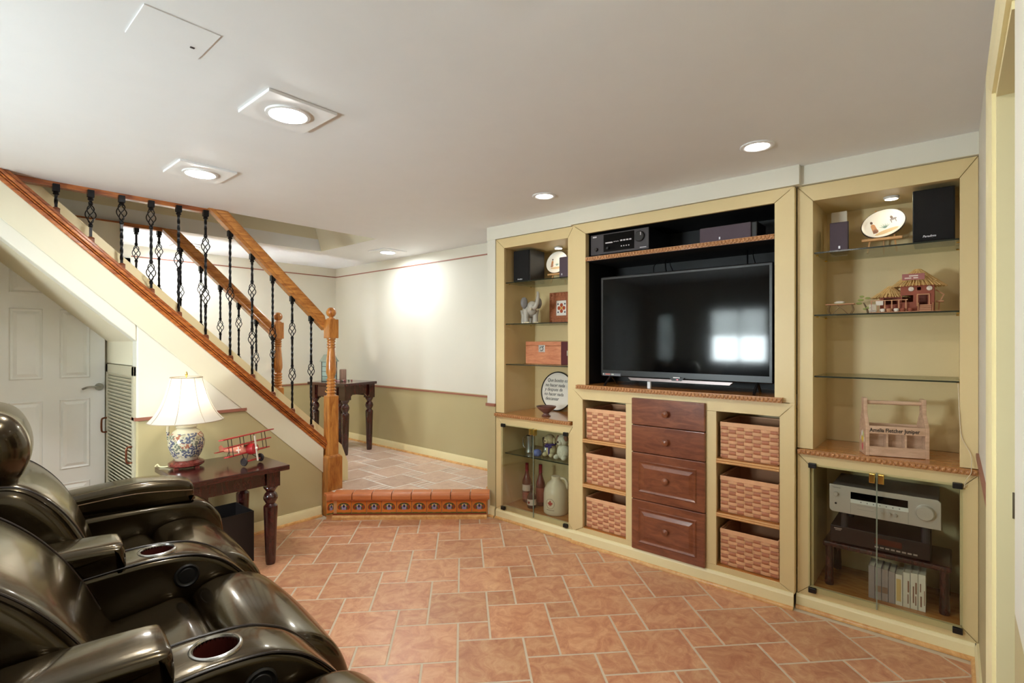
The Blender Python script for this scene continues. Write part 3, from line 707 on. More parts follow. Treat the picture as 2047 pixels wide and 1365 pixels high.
def bool_cut(o, cutter_mb):
    c = cutter_mb.build('cutter', None); c.parent = o
    md = o.modifiers.new('hole', 'BOOLEAN'); md.operation = 'DIFFERENCE'; md.object = c; md.solver = 'EXACT'
    bpy.context.view_layer.update(); dg = bpy.context.evaluated_depsgraph_get()
    me = bpy.data.meshes.new_from_object(o.evaluated_get(dg)); o.modifiers.clear(); old = o.data; o.data = me; bpy.data.meshes.remove(old); bpy.data.objects.remove(c, do_unlink=True)
    me.polygons.foreach_set('use_smooth', [True] * len(me.polygons)); me.set_sharp_from_angle(angle=math.radians(40))
def seam(mb, prof, y, out=.0005, r=.0035, i0=0, i1=None):
    pts = smooth_open([(p[0], y, p[1]) for p in prof[i0:i1]], 5); mb.tube(pts, r, 6)
def pad_box(x0, x1, z0, z1, front_r=.02):
    return [(x0, z0 + .01), (x0, z1 - .02), (x0 + .03, z1), ((x0 + x1) / 2, z1 + .008), (x1 - .03, z1 + .002), (x1 - .006, z1 - .012), (x1, z1 - .04), (x1, z0 + .015), (x1 - .012, z0), ((x0 + x1) / 2, z0), (x0 + .02, z0)]
def console(root, yc):
    c = MB().puff(CON, yc - CW, yc + CW, .022, .004, dense=True).build('console', LEATHER, root, smooth=50)
    cut = MB(); cut.cyl((0, yc, .60), (0, yc, .75), .0485, n=32); bool_cut(c, cut)
    ring = MB(); ring.lathe([(.0485, -.002), (.0485, .004), (.052, .008), (.057, .007), (.0595, .003), (.060, -.002)], 0, yc, 40, .669, caps=False); ring.build('cup_holder_ring', STEEL, c, smooth=60)
    cup = MB(); cup.lathe([(.0484, .668), (.047, .60), (.043, .585), (.002, .583)], 0, yc, 32, 0, caps=False); cup.build('cup_well', CUPRED, c, smooth=60)
    pd = MB().puff(pad_box(-.52, -.10, .648, .742), yc - CW + .002, yc + CW - .002, .022, .006, dense=True).build('armrest_pad', LEATHER, c, smooth=50)
    for s_ in (-1, 1): sm = MB(); seam(sm, CON, yc + s_ * (CW - .004), i0=1, i1=12); sm.build('piping', PIPING, c, smooth=60)
    return c
def button(root, yc, side):
    b = MB(); y = yc + side * CW
    M = Matrix.Translation((.075, y, .588)) @ Matrix.Rotation(-side * math.pi / 2, 4, 'X')
    b.lathe([(.040, -.004), (.040, .003), (.035, .006), (.031, .003), (.026, .003), (.024, .005), (.002, .006)], 0, 0, 28, 0, M=M); b.build('recline_button', PLASTIC, root, smooth=40)
SEAT = [(-.20, .40), (-.20, .50), (-.12, .512), (-.03, .522), (.035, .530), (.068, .512), (.078, .46), (.07, .38), (-.05, .35)]
FOOT = [(.085, .40), (.083, .50), (.105, .542), (.16, .562), (.225, .562), (.285, .545), (.335, .508), (.375, .45), (.402, .37), (.412, .28), (.408, .16), (.385, .07), (.30, .05), (.15, .06), (.1, .2)]
BACK = [(-.11, .44), (-.135, .56), (-.150, .66), (-.176, .75), (-.212, .83), (-.258, .895), (-.31, .940), (-.37, .955), (-.46, .94), (-.54, .86), (-.56, .70), (-.53, .50), (-.46, .30), (-.33, .24), (-.2, .3)]
HEAD = [(-.312, 1.05), (-.322, 1.11), (-.355, 1.165), (-.41, 1.19), (-.475, 1.185), (-.53, 1.14), (-.555, 1.06), (-.54, .97), (-.48, .925), (-.41, .915), (-.355, .945), (-.325, .995)]
def recliner(k, label, lean, head_dx, far_arm=False):
    off = PITCH * (.5 - k)
    loc = (RO[0] + RLY[0] * off, RO[1] + RLY[1] * off, 0)
    r = thing('recliner', label, 'recliner', loc, RT, 'leather recliners in a row'); hw = PITCH / 2
    iw = hw - CW - .002
    MB().puff(SEAT, -iw, iw, .035, .016, dense=True).build('seat_cushion', LEATHER, r, smooth=60)
    f = MB().puff(FOOT, -iw, iw, .04, .012, dense=True).build('footrest', LEATHER, r, smooth=60)
    LB = [(x + lean * (z - .44), z) for x, z in BACK]; LH = [(x + head_dx, z - abs(lean) * .08) for x, z in HEAD]
    b = MB().puff(LB, -iw - .0, iw + .0, .055, .012, dense=True).build('backrest', LEATHER, r, smooth=60)
    for q in (-1, 1): s_ = MB(); seam(s_, LB, q * (iw - .016), i0=1, i1=8, r=.003); s_.build('backrest_seam', PIPING, b, smooth=60)
    MB().puff(LH, -.285, .285, .10, .012, k=7, dense=True).build('headrest', LEATHER, r, smooth=60)
    MB().box(-.50, .34, -iw, iw, .05, .36).build('base_frame', PLASTIC, r)
    console(r, -hw); button(r, -hw, -1)
    if far_arm:
        body = [(x, z) for x, z in CON]; body = [(-.50, .58), (-.2, .64), (.1, .646), (.25, .632), (.32, .605), (.36, .56), (.385, .5), (.395, .36), (.385, .2), (.37, .06), (.2, .045), (-.2, .045), (-.48, .06), (-.56, .3)]
        a = MB().puff(body, hw - CW, hw + CW, .03, .004).build('arm_panel', LEATHER, r, smooth=50)
        pp = [(-.48, .655), (-.48, .70), (-.40, .728), (-.2, .742), (-.08, .752), (.05, .757), (.17, .745), (.235, .727), (.257, .705), (.258, .66), (.245, .638), (0, .642), (-.3, .635)]
        pd = MB().puff(pp, hw - CW, hw + CW, .024, .006).build('armrest_pad', LEATHER, a, smooth=50)
        s2 = MB(); seam(s2, [(-.46, .69), (-.2, .705), (0, .715), (.12, .707), (.25, .69)], hw - CW - .002, r=.0025); s2.build('piping', STITCH, pd, smooth=60)
    return r
recliner(0, 'dark brown leather recliner beside the end table with the lamp', -.08, -.022, far_arm=True)
recliner(1, 'dark brown leather recliner between two others, a cup holder on either side', -.27, -.17)
recliner(2, 'dark brown leather recliner at the end of the row away from the end table', -.5, -.30)

# ------------------------------------------------------------------ end table, lamp, toy plane, bin
def turned_leg(mb, x, y, z0, z1, s=.042, blk=.1):
    mb.box(x - s, x + s, y - s, y + s, z1 - blk, z1)
    L = z1 - blk - z0
    mb.lathe([(r_ * 1.22, z_) for r_, z_ in [(.022, 0), (.025, .02), (.031, L * .5), (.0345, L * .72), (.034, L * .745), (.022, L * .775), (.024, L * .785), (.034, L * .83), (.036, L * .86), (.030, L * .90), (.020, L * .925), (.026, L * .95), (.036, L * .985), (.034, L)]], x, y, 20, z0)
TX0, TX1, TY0, TY1, TZ = .97, 1.558, 3.224, 3.80, .63
et = thing('end_table', 'dark mahogany end table with turned legs holding a lamp and a toy plane', 'table', ((TX0 + TX1) / 2, (TY0 + TY1) / 2, 0)); eo = tuple(et.location)
def part(mb, name, m, parent, **kw):
    mb.v = [tuple(Vector(p) - Vector(eo)) for p in mb.v]; return mb.build(name, m, parent, **kw)
part(MB().box(TX0, TX1, TY0, TY1, TZ - .032, TZ), 'tabletop', MAHOGT, et, bevel=.004)
for x in (TX0 + .085, TX1 - .085):
    for y in (TY0 + .085, TY1 - .06):
        m = MB(); turned_leg(m, x, y, 0, TZ - .032); part(m, 'leg', MAHOG, et, smooth=40)
for a in ((TX0 + .12, TX1 - .12, TY0 + .06, TY0 + .08), (TX0 + .12, TX1 - .12, TY1 - .05, TY1 - .03)):
    part(MB().box(*a, TZ - .12, TZ - .032), 'apron', MAHOG, et)
for a in ((TX0 + .06, TX0 + .08, TY0 + .12, TY1 - .1), (TX1 - .08, TX1 - .06, TY0 + .12, TY1 - .1)):
    part(MB().box(*a, TZ - .12, TZ - .032), 'apron', MAHOG, et)
bn = thing('storage_bin', 'open black square bin on the floor under the end table', 'bin', (1.26, 3.57, 0))
def hollow_box(mb, x0, x1, y0, y1, z0, z1, t=.008):
    mb.box(x0, x1, y0, y1, z0, z0 + t); mb.box(x0, x0 + t, y0, y1, z0 + t, z1); mb.box(x1 - t, x1, y0, y1, z0 + t, z1); mb.box(x0 + t, x1 - t, y0, y0 + t, z0 + t, z1); mb.box(x0 + t, x1 - t, y1 - t, y1, z0 + t, z1); return mb
hollow_box(MB(), -.16, .16, -.14, .14, 0.0, .324).build('bin_shell', mat('bin_black', (26, 20, 20), .5), bn)

LX, LY = 1.104, 3.66
lp = thing('table_lamp', 'painted ceramic jug lamp with white bell shade on the end table', 'lamp', (LX, LY, TZ))
b_ = MB(); b_.lathe([(.088, .012), (.098, .02), (.098, .034), (.085, .042), (.074, .046), (.074, .05)], 0, 0, 32, 0)
for a in range(4): b_.box(-.012, .012, -.010, .010, 0, .016, Matrix.Translation((.078 * math.cos(a * math.pi / 2 + .5), .078 * math.sin(a * math.pi / 2 + .5), 0)))
b_.build('wooden_base', wood('lamp_base_rosewood', (90, 34, 28), (136, 60, 50), .25, (4, 4, 4), 2, .5), lp, smooth=40)
def jug_mat():
    k = NT('lamp_jug_glaze'); tc = k.node('ShaderNodeTexCoord'); 
    v1 = k.node('ShaderNodeTexVoronoi', i_Scale=78.0); k.link(tc.outputs['Object'], v1.inputs['Vector'])
    v2 = k.node('ShaderNodeTexVoronoi', i_Scale=22.0); k.link(tc.outputs['Object'], v2.inputs['Vector'])
    sep = k.node('ShaderNodeSeparateColor'); k.link(v2.outputs['Color'], sep.inputs[0])
    pal = k.node('ShaderNodeValToRGB'); pal.color_ramp.interpolation = 'CONSTANT'; e = pal.color_ramp.elements
    for p, c in ((0, (92, 96, 116)), (.28, (166, 104, 80)), (.5, (112, 118, 104)), (.72, (176, 166, 136)),): 
        q = e.new(p) if p not in (0,) else e[0]; q.position = p; q.color = lin(c)
    e[-1].color = lin((70, 74, 96))
    k.link(sep.outputs[0], pal.inputs[0])
    lt = k.node('ShaderNodeMath', operation='LESS_THAN'); lt.inputs[1].default_value = .56; k.link(v1.outputs['Distance'], lt.inputs[0])
    sx = k.node('ShaderNodeSeparateXYZ'); k.link(tc.outputs['Object'], sx.inputs[0])
    z1 = k.node('ShaderNodeMath', operation='COMPARE'); z1.inputs[1].default_value = .145; z1.inputs[2].default_value = .075; k.link(sx.outputs[2], z1.inputs[0])
    mu = k.node('ShaderNodeMath', operation='MULTIPLY'); k.link(lt.outputs[0], mu.inputs[0]); k.link(z1.outputs[0], mu.inputs[1])
    mx = k.node('ShaderNodeMix', data_type='RGBA'); mx.inputs[6].default_value = lin((204, 196, 170)); k.link(pal.outputs[0], mx.inputs[7]); k.link(mu.outputs[0], mx.inputs[0])
    k.link(mx.outputs[2], k.b.inputs['Base Color']); k.bset(Roughness=.18, Coat_Weight=.4); return k.m
JUG = jug_mat()
j = MB().lathe([(.060, .048), (.064, .054), (.082, .085), (.098, .13), (.101, .16), (.092, .20), (.072, .228), (.055, .24), (.052, .247), (.058, .252), (.058, .26), (.05, .264), (.046, .30), (.03, .31), (.012, .315)], 0, 0, 40, 0).build('jug_body', JUG, lp, smooth=45)
hp = [(.055, .275), (.085, .285), (.112, .265), (.118, .23), (.112, .17), (.10, .11), (.08, .07)]
MB().tube(smooth_open([(-.653 * q, .7575 * q, z) for q, z in hp], 5), .009).build('handle', JUG, j, smooth=60)
MB().cyl((0, 0, .31), (0, 0, .56), .006).build('harp_rod', BRASS, lp)
sh = NT('lamp_shade_linen'); sh.n.remove(sh.b)
df = sh.node('ShaderNodeBsdfDiffuse'); df.inputs[0].default_value = (.86, .84, .78, 1); tl = sh.node('ShaderNodeBsdfTranslucent'); tl.inputs[0].default_value = (.92, .87, .78, 1); mx = sh.node('ShaderNodeMixShader'); mx.inputs[0].default_value = .5
wv = sh.node('ShaderNodeTexNoise', i_Scale=120.0); bp = sh.node('ShaderNodeBump', i_Strength=.1, i_Distance=.001); sh.link(wv.outputs[0], bp.inputs['Height']); sh.link(bp.outputs[0], df.inputs['Normal'])
sh.link(df.outputs[0], mx.inputs[1]); sh.link(tl.outputs[0], mx.inputs[2]); sh.link(mx.outputs[0], sh.out.inputs[0])
sp_ = [(.205, .293), (.170, .335), (.142, .385), (.120, .44), (.102, .50), (.086, .565)]
sprof = smooth_open(sp_, 4)
shd = MB().lathe(sprof, 0, 0, 48, 0, caps=False).build('lamp_shade', sh.m, lp, smooth=60)
rb_ = MB()
for z, r in ((.293, .206), (.565, .087)): rb_.tube([(r * math.cos(a * math.pi / 24), r * math.sin(a * math.pi / 24), z) for a in range(48)], .003, 6, closed=True)
for q in range(8):
    a = q * math.pi / 4 + .2; rb_.tube([((r + .001) * math.cos(a), (r + .001) * math.sin(a), z) for r, z in sprof], .0016, 5)
rb_.build('shade_trim', mat('shade_trim', (176, 160, 136), .6), shd)
MB().lathe([(.003, .56), (.005, .575), (.008, .582), (.003, .60)], 0, 0, 12, 0).build('finial', BRASS, lp, smooth=50)
MB().tube(smooth_open([(-.06, .05, .016), (-.09, .075, .006), (-.115, .10, .006), (-.125, .115, .02), (-.135, .125, .006)], 5), .004).build('lamp_cord', TRIM, lp)
bl = MB(); bl.ball((0, 0, .43), .028, 16, 10); bl.build('bulb', emit('lamp_bulb', (1.0, .88, .70), 21.0), lp, smooth=60)

# red triplane model
RED = mat('toy_red', (176, 38, 40), .4, var=.1); REDP = mat('toy_faded_red', (196, 120, 96), .5, var=.1); WHT = mat('toy_white', (226, 214, 200), .5); DRK = mat('toy_dark', (40, 28, 26), .5)
tp = thing('toy_triplane', 'red model triplane with white cross on the end table', 'toy plane', (1.375, 3.475, TZ), math.radians(25), None); tp.scale = (1.12, 1.12, 1.12)
# local: nose -Y, wings along X, tilted nose-up
TM = Matrix.Translation((0, 0, .028)) @ Matrix.Rotation(math.radians(-9), 4, 'X')
def lft(mb, secs, n=12):
    rings = [[(w * math.cos(2 * math.pi * i / n), y, z + h_ * math.sin(2 * math.pi * i / n)) for i in range(n)] for y, z, w, h_ in secs]; return mb.loft(rings, True, True, TM)
lft(MB(), [(-.09, .052, .026, .028), (-.075, .052, .030, .032), (-.05, .052, .030, .032)]).build('cowling', RED, tp, smooth=50)
lft(MB(), [(-.05, .052, .024, .027), (0, .055, .022, .024), (.06, .056, .016, .016), (.13, .058, .007, .008)]).build('fuselage', REDP, tp, smooth=50)
def wing(z, yc, span, ch, m=RED): 
    q = MB(); q.prism([(-span / 2, yc - ch / 2), (span / 2, yc - ch / 2), (span / 2 + .006, yc), (span / 2 - .01, yc + ch / 2), (-span / 2 + .01, yc + ch / 2), (-span / 2 - .006, yc)], 'z', z - .003, z + .003, M=TM); return q.build('wing', m, tp, bevel=.0015)
wing(.135, -.045, .38, .045); wing(.088, -.04, .33, .045); wing(.036, -.03, .31, .045)
for x in (-.125, .125, -.04, .04):
    for yy in (-.055, -.03): MB().cyl((x, yy, .036 if abs(x) > .1 else .07), (x, yy, .135), .002, n=6, M=TM).build('strut', DRK, tp)
for x in (-.05, .05): MB().cyl((x * .5, -.06, .03), (x, -.06, -.012), .002, n=6, M=TM).build('gear_strut', DRK, tp); MB().cyl((x * .5, -.02, .03), (x, -.055, -.012), .002, n=6, M=TM).build('gear_strut', DRK, tp)
MB().cyl((-.06, -.06, -.012), (.06, -.06, -.012), .0025, n=6, M=TM).build('axle', DRK, tp); MB().cyl((0, .10, .05), (0, .115, .018), .002, n=6, M=TM).build('tail_skid', DRK, tp)
MB().box(-.045, .045, -.075, -.045, -.014, -.008, TM).build('axle_fairing', RED, tp)
for x in (-.062, .062):
    q = MB(); q.tube([(x, -.06 + .019 * math.cos(a * math.pi / 9), -.010 + .019 * math.sin(a * math.pi / 9)) for a in range(18)], .0055, 6, M=TM, closed=True); q.cyl((x - .003, -.06, -.01), (x + .003, -.06, -.01), .016, n=14, M=TM); q.build('wheel', DRK, tp)
MB().prism([(-.06, .125), (.06, .125), (.05, .155), (-.05, .155)], 'z', .056, .06, M=TM).build('tailplane', RED, tp)
MB().prism([(.13, .058), (.165, .058), (.168, .085), (.15, .095), (.135, .08)], 'x', -.0015, .0015, M=TM).build('rudder', REDP, tp)
q = MB(); q.box(-.006, .006, -.099, -.095, -.02, .125, TM); q.build('propeller', WHT, tp, bevel=.002)
MB().ball((0, -.099, .052), .008, 10, 6, M=TM).build('spinner', WHT, tp)
q = MB()
for s_ in (-1, 1): q.box(s_ * .0215 - .0015, s_ * .0215 + .0015, .004, .010, .038, .074, TM); q.box(s_ * .0215 - .0015, s_ * .0215 + .0015, -.009, .023, .053, .059, TM)
q.build('white_cross', WHT, tp)

# ------------------------------------------------------------------ hall console table with lantern and candle
ht = thing('hall_table', 'dark mahogany side table with turned legs standing on the hall landing', 'table', (3.10, 5.20, LZ), math.radians(10)); TH = .765
# local: x toward the hall wall, y away
MB().box(-.24, .22, -.33, .27, TH - .03, TH).build('tabletop', MAHOG, ht, bevel=.004)
for x in (-.18, .16):
    for y in (-.27, .21):
        m = MB(); turned_leg(m, x, y, 0, TH - .03, .042, .15); m.build('leg', MAHOG, ht, smooth=40)
for yy in (-.29, .22):
    m = MB(); m.prism([(-.14, TH - .165), (-.10, TH - .13), (.08, TH - .13), (.12, TH - .165), (.12, TH - .03), (-.14, TH - .03)], 'y', yy, yy + .02); m.build('apron', MAHOG, ht)
m = MB(); m.box(-.20, -.18, -.23, .17, TH - .16, TH - .03); m.build('apron', MAHOG, ht); MB().box(.16, .18, -.23, .17, TH - .16, TH - .03).build('apron', MAHOG, ht)
dw = MB().box(-.212, -.198, -.18, .13, TH - .145, TH - .045).build('drawer', MAHOG, ht, bevel=.003); MB().ball((-.224, -.02, TH - .095), .012, 10, 6).build('knob', BRASS, dw)
LT = LZ + TH
ln = thing('lantern_house', 'leaded stained glass house lantern on the hall table', 'lantern', (3.01, 5.30, LT), math.radians(15))
PANE1 = mat('lantern_glass_pale', (160, 186, 182), .1, var=.1); PANE2 = mat('lantern_glass_amber', (206, 176, 92), .15, var=.1); LEAD = mat('lantern_lead', (46, 48, 44), .5)
hw_ = .055
MB().box(-hw_, hw_, -hw_, hw_, 0, .22).build('glass_body', PANE1, ln)
m = MB()
for x in (-hw_, hw_):
    for y in (-hw_, hw_): m.box(x - .004, x + .004, y - .004, y + .004, 0, .222)
for z in (.0, .055, .11, .165, .218):
    for s_ in (-1, 1): m.box(-hw_, hw_, s_ * hw_ - .003, s_ * hw_ + .003, z, z + .005); m.box(s_ * hw_ - .003, s_ * hw_ + .003, -hw_, hw_, z, z + .005)
m.build('lead_came', LEAD, ln)
m = MB(); m.loft([[(-.075, -.075, .22), (.075, -.075, .22), (.075, .075, .22), (-.075, .075, .22)], [(-.03, -.05, .30), (.03, -.05, .30), (.03, .05, .30), (-.03, .05, .30)]], True, True); m.build('roof', mat('lantern_roof', (128, 136, 122), .35, var=.1), ln)
m = MB(); m.prism([(-.03, .225), (.03, .225), (0, .29)], 'y', -.078, -.07); m.build('amber_gable', PANE2, ln); MB().box(-.006, .006, -.01, .01, .30, .325).build('roof_knob', LEAD, ln)
cn = MB().lathe([(.036, 0), (.037, .004), (.037, .128), (.034, .132), (.012, .130), (.002, .129)], 0, 0, 24, 0).build('pillar_candle', mat('candle_taupe', (150, 118, 100), .6), None, smooth=40, origin=(0, 0, 0)); cn.location = (3.12, 5.20, LT)
tag(cn, 'taupe pillar candle beside the glass lantern on the hall table', 'candle')
gar = thing('flower_garland', 'small pink flower garland at the foot of the candle', 'garland', (3.06, 5.14, LT)); fm_ = [mat('petal_pink', (206, 164, 160), .6), mat('petal_rose', (160, 84, 84), .6), mat('petal_green', (96, 104, 70), .6)]
for i in range(16):
    a = random.uniform(-.12, .12); q = MB(); q.ball((a, random.uniform(-.02, .02) - a * .1, .010), .011, 7, 5, (1, 1, .8)); q.build('blossom', fm_[i % 3], gar)

# ------------------------------------------------------------------ ceiling lamps
WARM = (1.0, .97, .925); COOL = (.93, .97, 1.0)
EM_W = emit('lamp_disc_warm', WARM, LAMP_W); EM_C = emit('lamp_disc_cool', COOL, LAMP_W * 1.1); EM_D = emit('lamp_disc_dim', (1, .95, .88), 13.0)
FIX = mat('fixture_white', (236, 237, 238), .5, var=.01)
def panel_light(x, y, label, em, r=.068, d=1.0, sfx=''):
    t = thing('ceiling_light' + sfx, label, 'ceiling light', (x, y, H), 0, 'ceiling lights on square panels'); s_ = .138
    MB().box(-s_, s_, -s_, s_, -.012, 0).build('square_panel', FIX, t, bevel=.002)
    MB().lathe([(r + .018, -.012), (r + .016, -.018), (r + .004, -.020), (r, -.015)], 0, 0, 40, 0, caps=False).build('trim_ring', FIX, t, smooth=50)
    MB().lathe([(r, -.0155), (r * .85, -.0155 - .0065 * d), (r * .5, -.0155 - .0125 * d), (.001, -.0155 - .0155 * d)], 0, 0, 40, 0, caps=False).build('lamp_disc' + sfx, em, t, smooth=60)
panel_light(.976, 2.035, 'square panel ceiling light nearest the ceiling access hatch', EM_W)
panel_light(1.006, 3.112, 'square panel ceiling light in front of the stairs', EM_W)
panel_light(.89, .74, 'square panel ceiling light over the recliner row end', EM_W, sfx='_offscreen')
panel_light(3.15, 4.40, 'square panel ceiling light over the hall landing', EM_C, d=.05)
panel_light(1.72, 5.60, 'square panel ceiling light in the hall behind the stairs', EM_C)
def can_light(x, y, label):
    t = thing('recessed_light', label, 'ceiling light', (x, y, H), 0, 'recessed can lights before the wall units')
    MB().lathe([(.075, 0), (.076, -.004), (.072, -.007), (.056, -.006), (.052, -.001)], 0, 0, 36, 0, caps=False).build('trim_ring', FIX, t, smooth=50)
    MB().lathe([(.052, -.0012), (.030, -.003), (.001, -.0035)], 0, 0, 32, 0, caps=False).build('lamp_disc', EM_D, t, smooth=60)
can_light(2.607, .706, 'round recessed ceiling light near the tall black speaker')
can_light(2.611, 1.978, 'round recessed ceiling light in front of the left glass shelves')
hatch = thing('access_hatch', 'painted square access hatch in the ceiling with a small latch', 'hatch', (.503, 1.783, H))
MB().box(-.098, .098, -.098, .098, -.0035, 0).build('hatch_panel', CEIL, hatch, bevel=.001); m = MB()
MB().box(.055, .067, .03, .036, -.006, -.0035).build('latch', PLASTIC2, hatch)

# ------------------------------------------------------------------ built-in wall units
XB = 3.49
def rope(parent, x, y0, y1, z0, z1, name='rope_moulding'):
    """carved rope edge: a strip with slanted beads"""
    m = MB(); zc = (z0 + z1) / 2; hh = (z1 - z0) / 2
    m.box(x, x + .014, y0, y1, z0, z1); n = int((y1 - y0) / .021)
    for i in range(n):
        yc = y0 + (y1 - y0) * (i + .5) / n
        Mx = Matrix.Translation((x, yc, zc)) @ Matrix.Rotation(math.radians(38), 4, 'X')
        m.ball((0, 0, 0), 1, 6, 4, (.007, .0085, hh * 1.05), Mx)
    return m.build(name, ROPE, parent, smooth=50)
def mitred(parent, xf, y0, y1, z0, z1, a, b, c, d, sides='LRTB', t=.02, g=.0012):
    """picture-frame boards round an opening: a,b = inner y range, c,d = inner z range; fine dark mitre gaps"""
    out = []
    cc = c if 'B' in sides else z0        # without a bottom board the posts stand square on the counter
    if 'R' in sides: out.append([(y0, z0), (a, cc), (a, d), (y0, z1)])
    if 'L' in sides: out.append([(y1, z0), (y1, z1), (b, d), (b, cc)])
    if 'T' in sides: out.append([(y0, z1), (a, d), (b, d), (y1, z1)])
    if 'B' in sides: out.append([(y0, z0), (y1, z0), (b, c), (a, c)])
    for p in out:
        q = inset(p, g) or p
        MB().prism(q, 'x', xf, xf + t).build('frame_board', CAB, parent, bevel=.0012)
    w = .02
    for ya, yb in ((y0 + .002, a - .004), (b + .004, y1 - .002)):
        for za, zb in ((d + .004, z1 - .002), (z0 + .002, cc - .004)):
            if zb - za > .01: MB().box(xf + t * .5, xf + t * .9, ya, yb, za, zb).build('mitre_backing', CAB, parent)
def gshelf(parent, x0, x1, y0, y1, z, t=.007):
    o = MB().box(x0 + .003, x1, y0, y1, z - t, z).build('glass_shelf', GLASS, parent)
    MB().box(x0, x0 + .003, y0, y1, z - t, z).build('shelf_edge', GLASSE, o)
    m = MB()
    for y in (y0 + .004, y1 - .004):
        for x in (x0 + .06, x1 - .06): m.cyl((x, y - .006, z - t - .003), (x, y + .006, z - t - .003), .003, n=6)
    m.build('shelf_pin', BRASS, o)
def shell(parent, xf, y0, y1, z0, z1, m_in, t=.012, back=True, sides=True, top=True, bot=True):
    if sides:
        MB().box(xf + .02, XB, y0 - t, y0, z0 - t, z1 + t).build('side_panel', m_in, parent); MB().box(xf + .02, XB, y1, y1 + t, z0 - t, z1 + t).build('side_panel', m_in, parent)
    if back: MB().box(XB - t, XB, y0, y1, z0, z1).build('back_panel', m_in, parent)
    if top: MB().box(xf + .02, XB - t, y0, y1, z1, z1 + t).build('top_panel', m_in, parent)
    if bot: MB().box(xf + .02, XB - t, y0, y1, z0 - t, z0).build('floor_panel', m_in, parent)
def bb(parent, xf, y0, y1, hh=.085):
    pr = [(0, 0), (-.014, 0), (-.014, hh * .8), (-.010, hh * .88), (-.007, hh), (0, hh)]
    m = MB(); m.loft([[(xf + p[0], y, p[1]) for p in pr] for y in (y0, y1)], True, True); m.build('baseboard', TRIM, parent, smooth=30)
    q = [(-.013, 0), (-.028, 0)] + [(-.013 - .015 * math.cos(a), .018 * math.sin(a)) for a in (.4, .8, 1.2, 1.57)]
    m = MB(); m.loft([[(xf + p[0], y, p[1]) for p in q] for y in (y0, y1)], True, True); m.build('quarter_round', QROUND, parent, smooth=50)
def glass_doors(parent, x, y0, y1, z0, z1, ysplit):
    for side, (a, b) in enumerate(((y0, ysplit - .0015), (ysplit + .0015, y1))):
        d = MB().box(x, x + .005, a, b, z0, z1).build('glass_door', GLASS, parent)
        e = MB(); ye = b if side == 0 else a; e.box(x - .0002, x + .0052, ye - .0012, ye + .0012, z0, z1); e.build('glass_edge', mat('glass_edge_pale', (140, 150, 132), .2), d)
        hy = a if side == 0 else b
        for hz in (z0 + .008, z1 - .008):
            h_ = MB(); w = .036 if side == 0 else -.036; lo, hi = sorted((hy, hy + w)); h_.box(x - .008, x + .012, lo, hi, hz - .013, hz + .013); h_.build('hinge_clamp', PLASTIC, d, bevel=.003)
        hh = MB(); yk = ysplit + (-.018 if side == 0 else .018); hh.box(x - .016, x + .010, yk - .012, yk + .012, z1 - .05, z1 - .004); hh.build('door_pull', BRASS, d, bevel=.003)

# --- right unit
ur = thing('shelf_unit', 'built-in cream shelf unit with glass shelves and glass doors beside the doorway', 'wall unit', (3.08, .26, 0))
ur.location = (0, 0, 0)
XR = 3.08
mitred(ur, XR, -.087, .634, .850, 2.248, -.022, .558, .86, 2.160, 'LRT')
mitred(ur, XR, -.087, .634, .072, .824, -.030, .572, .128, .762)
shell(ur, XR, -.024, .560, .850, 2.165, CABIN, bot=False)
shell(ur, XR, -.024, .560, .128, .80, SHELFW, back=False, sides=False, top=False)
MB().box(XB - .012, XB, -.024, .56, .128, .80).build('back_panel', CABIN, ur); MB().box(XR + .02, XB, -.036, -.024, .128, .80).build('side_panel', CABIN, ur); MB().box(XR + .02, XB, .56, .572, .128, .80).build('side_panel', CABIN, ur)
MB().box(3.068, XB - .012, -.086, .620, .8245, .849).build('counter', SHELFW, ur, bevel=.002)
rope(ur, 3.056, -.086, .628, .824, .848)
for z in (1.892, 1.562, 1.238): gshelf(ur, 3.105, XB - .015, -.022, .558, z)
glass_doors(ur, 3.066, -.034, .578, .105, .776, .283)
bb(ur, XR, -.075, .636, .075)

# --- left unit
ul = thing('shelf_unit', 'built-in cream shelf unit with glass shelves and glass doors beside the hall step', 'wall unit', (0, 0, 0))
XL = 3.05
mitred(ul, XL, 2.050, 2.800, .848, 2.243, 2.099, 2.710, .86, 2.163, 'LRT')
mitred(ul, XL, 2.050, 2.800, .072, .822, 2.094, 2.726, .115, .750)
shell(ul, XL, 2.085, 2.735, .848, 2.168, CABIN, bot=False)
MB().box(XL + .02, XB - .012, 2.085, 2.735, .09, .105).build('floor_panel', SHELFW, ul); MB().box(XB - .012, XB, 2.085, 2.735, .105, .80).build('back_panel', CABIN, ul)
MB().box(XL + .02, XB, 2.073, 2.085, .105, .82).build('side_panel', CABIN, ul); MB().box(XL + .02, XB, 2.735, 2.747, .105, .82).build('side_panel', CABIN, ul)
MB().box(3.035, XB - .012, 2.062, 2.797, .822, .847).build('counter', SHELFW, ul, bevel=.002)
rope(ul, 3.024, 2.062, 2.797, .822, .846)
for z in (1.892, 1.562, 1.240): gshelf(ul, 3.075, XB - .015, 2.087, 2.733, z)
gshelf(ul, 3.085, XB - .015, 2.087, 2.733, .527)
glass_doors(ul, 3.036, 2.092, 2.730, .088, .762, 2.405)
bb(ul, XL, 2.052, 2.790, .075)

# --- middle unit
um = thing('media_unit', 'built-in cream media wall unit with drawers and basket cubbies under a television niche', 'wall unit', (0, 0, 0))
XM = 3.035
mitred(um, XM, .636, 2.048, 1.091, 2.246, .735, 1.939, 1.12, 2.171, 'LRT')
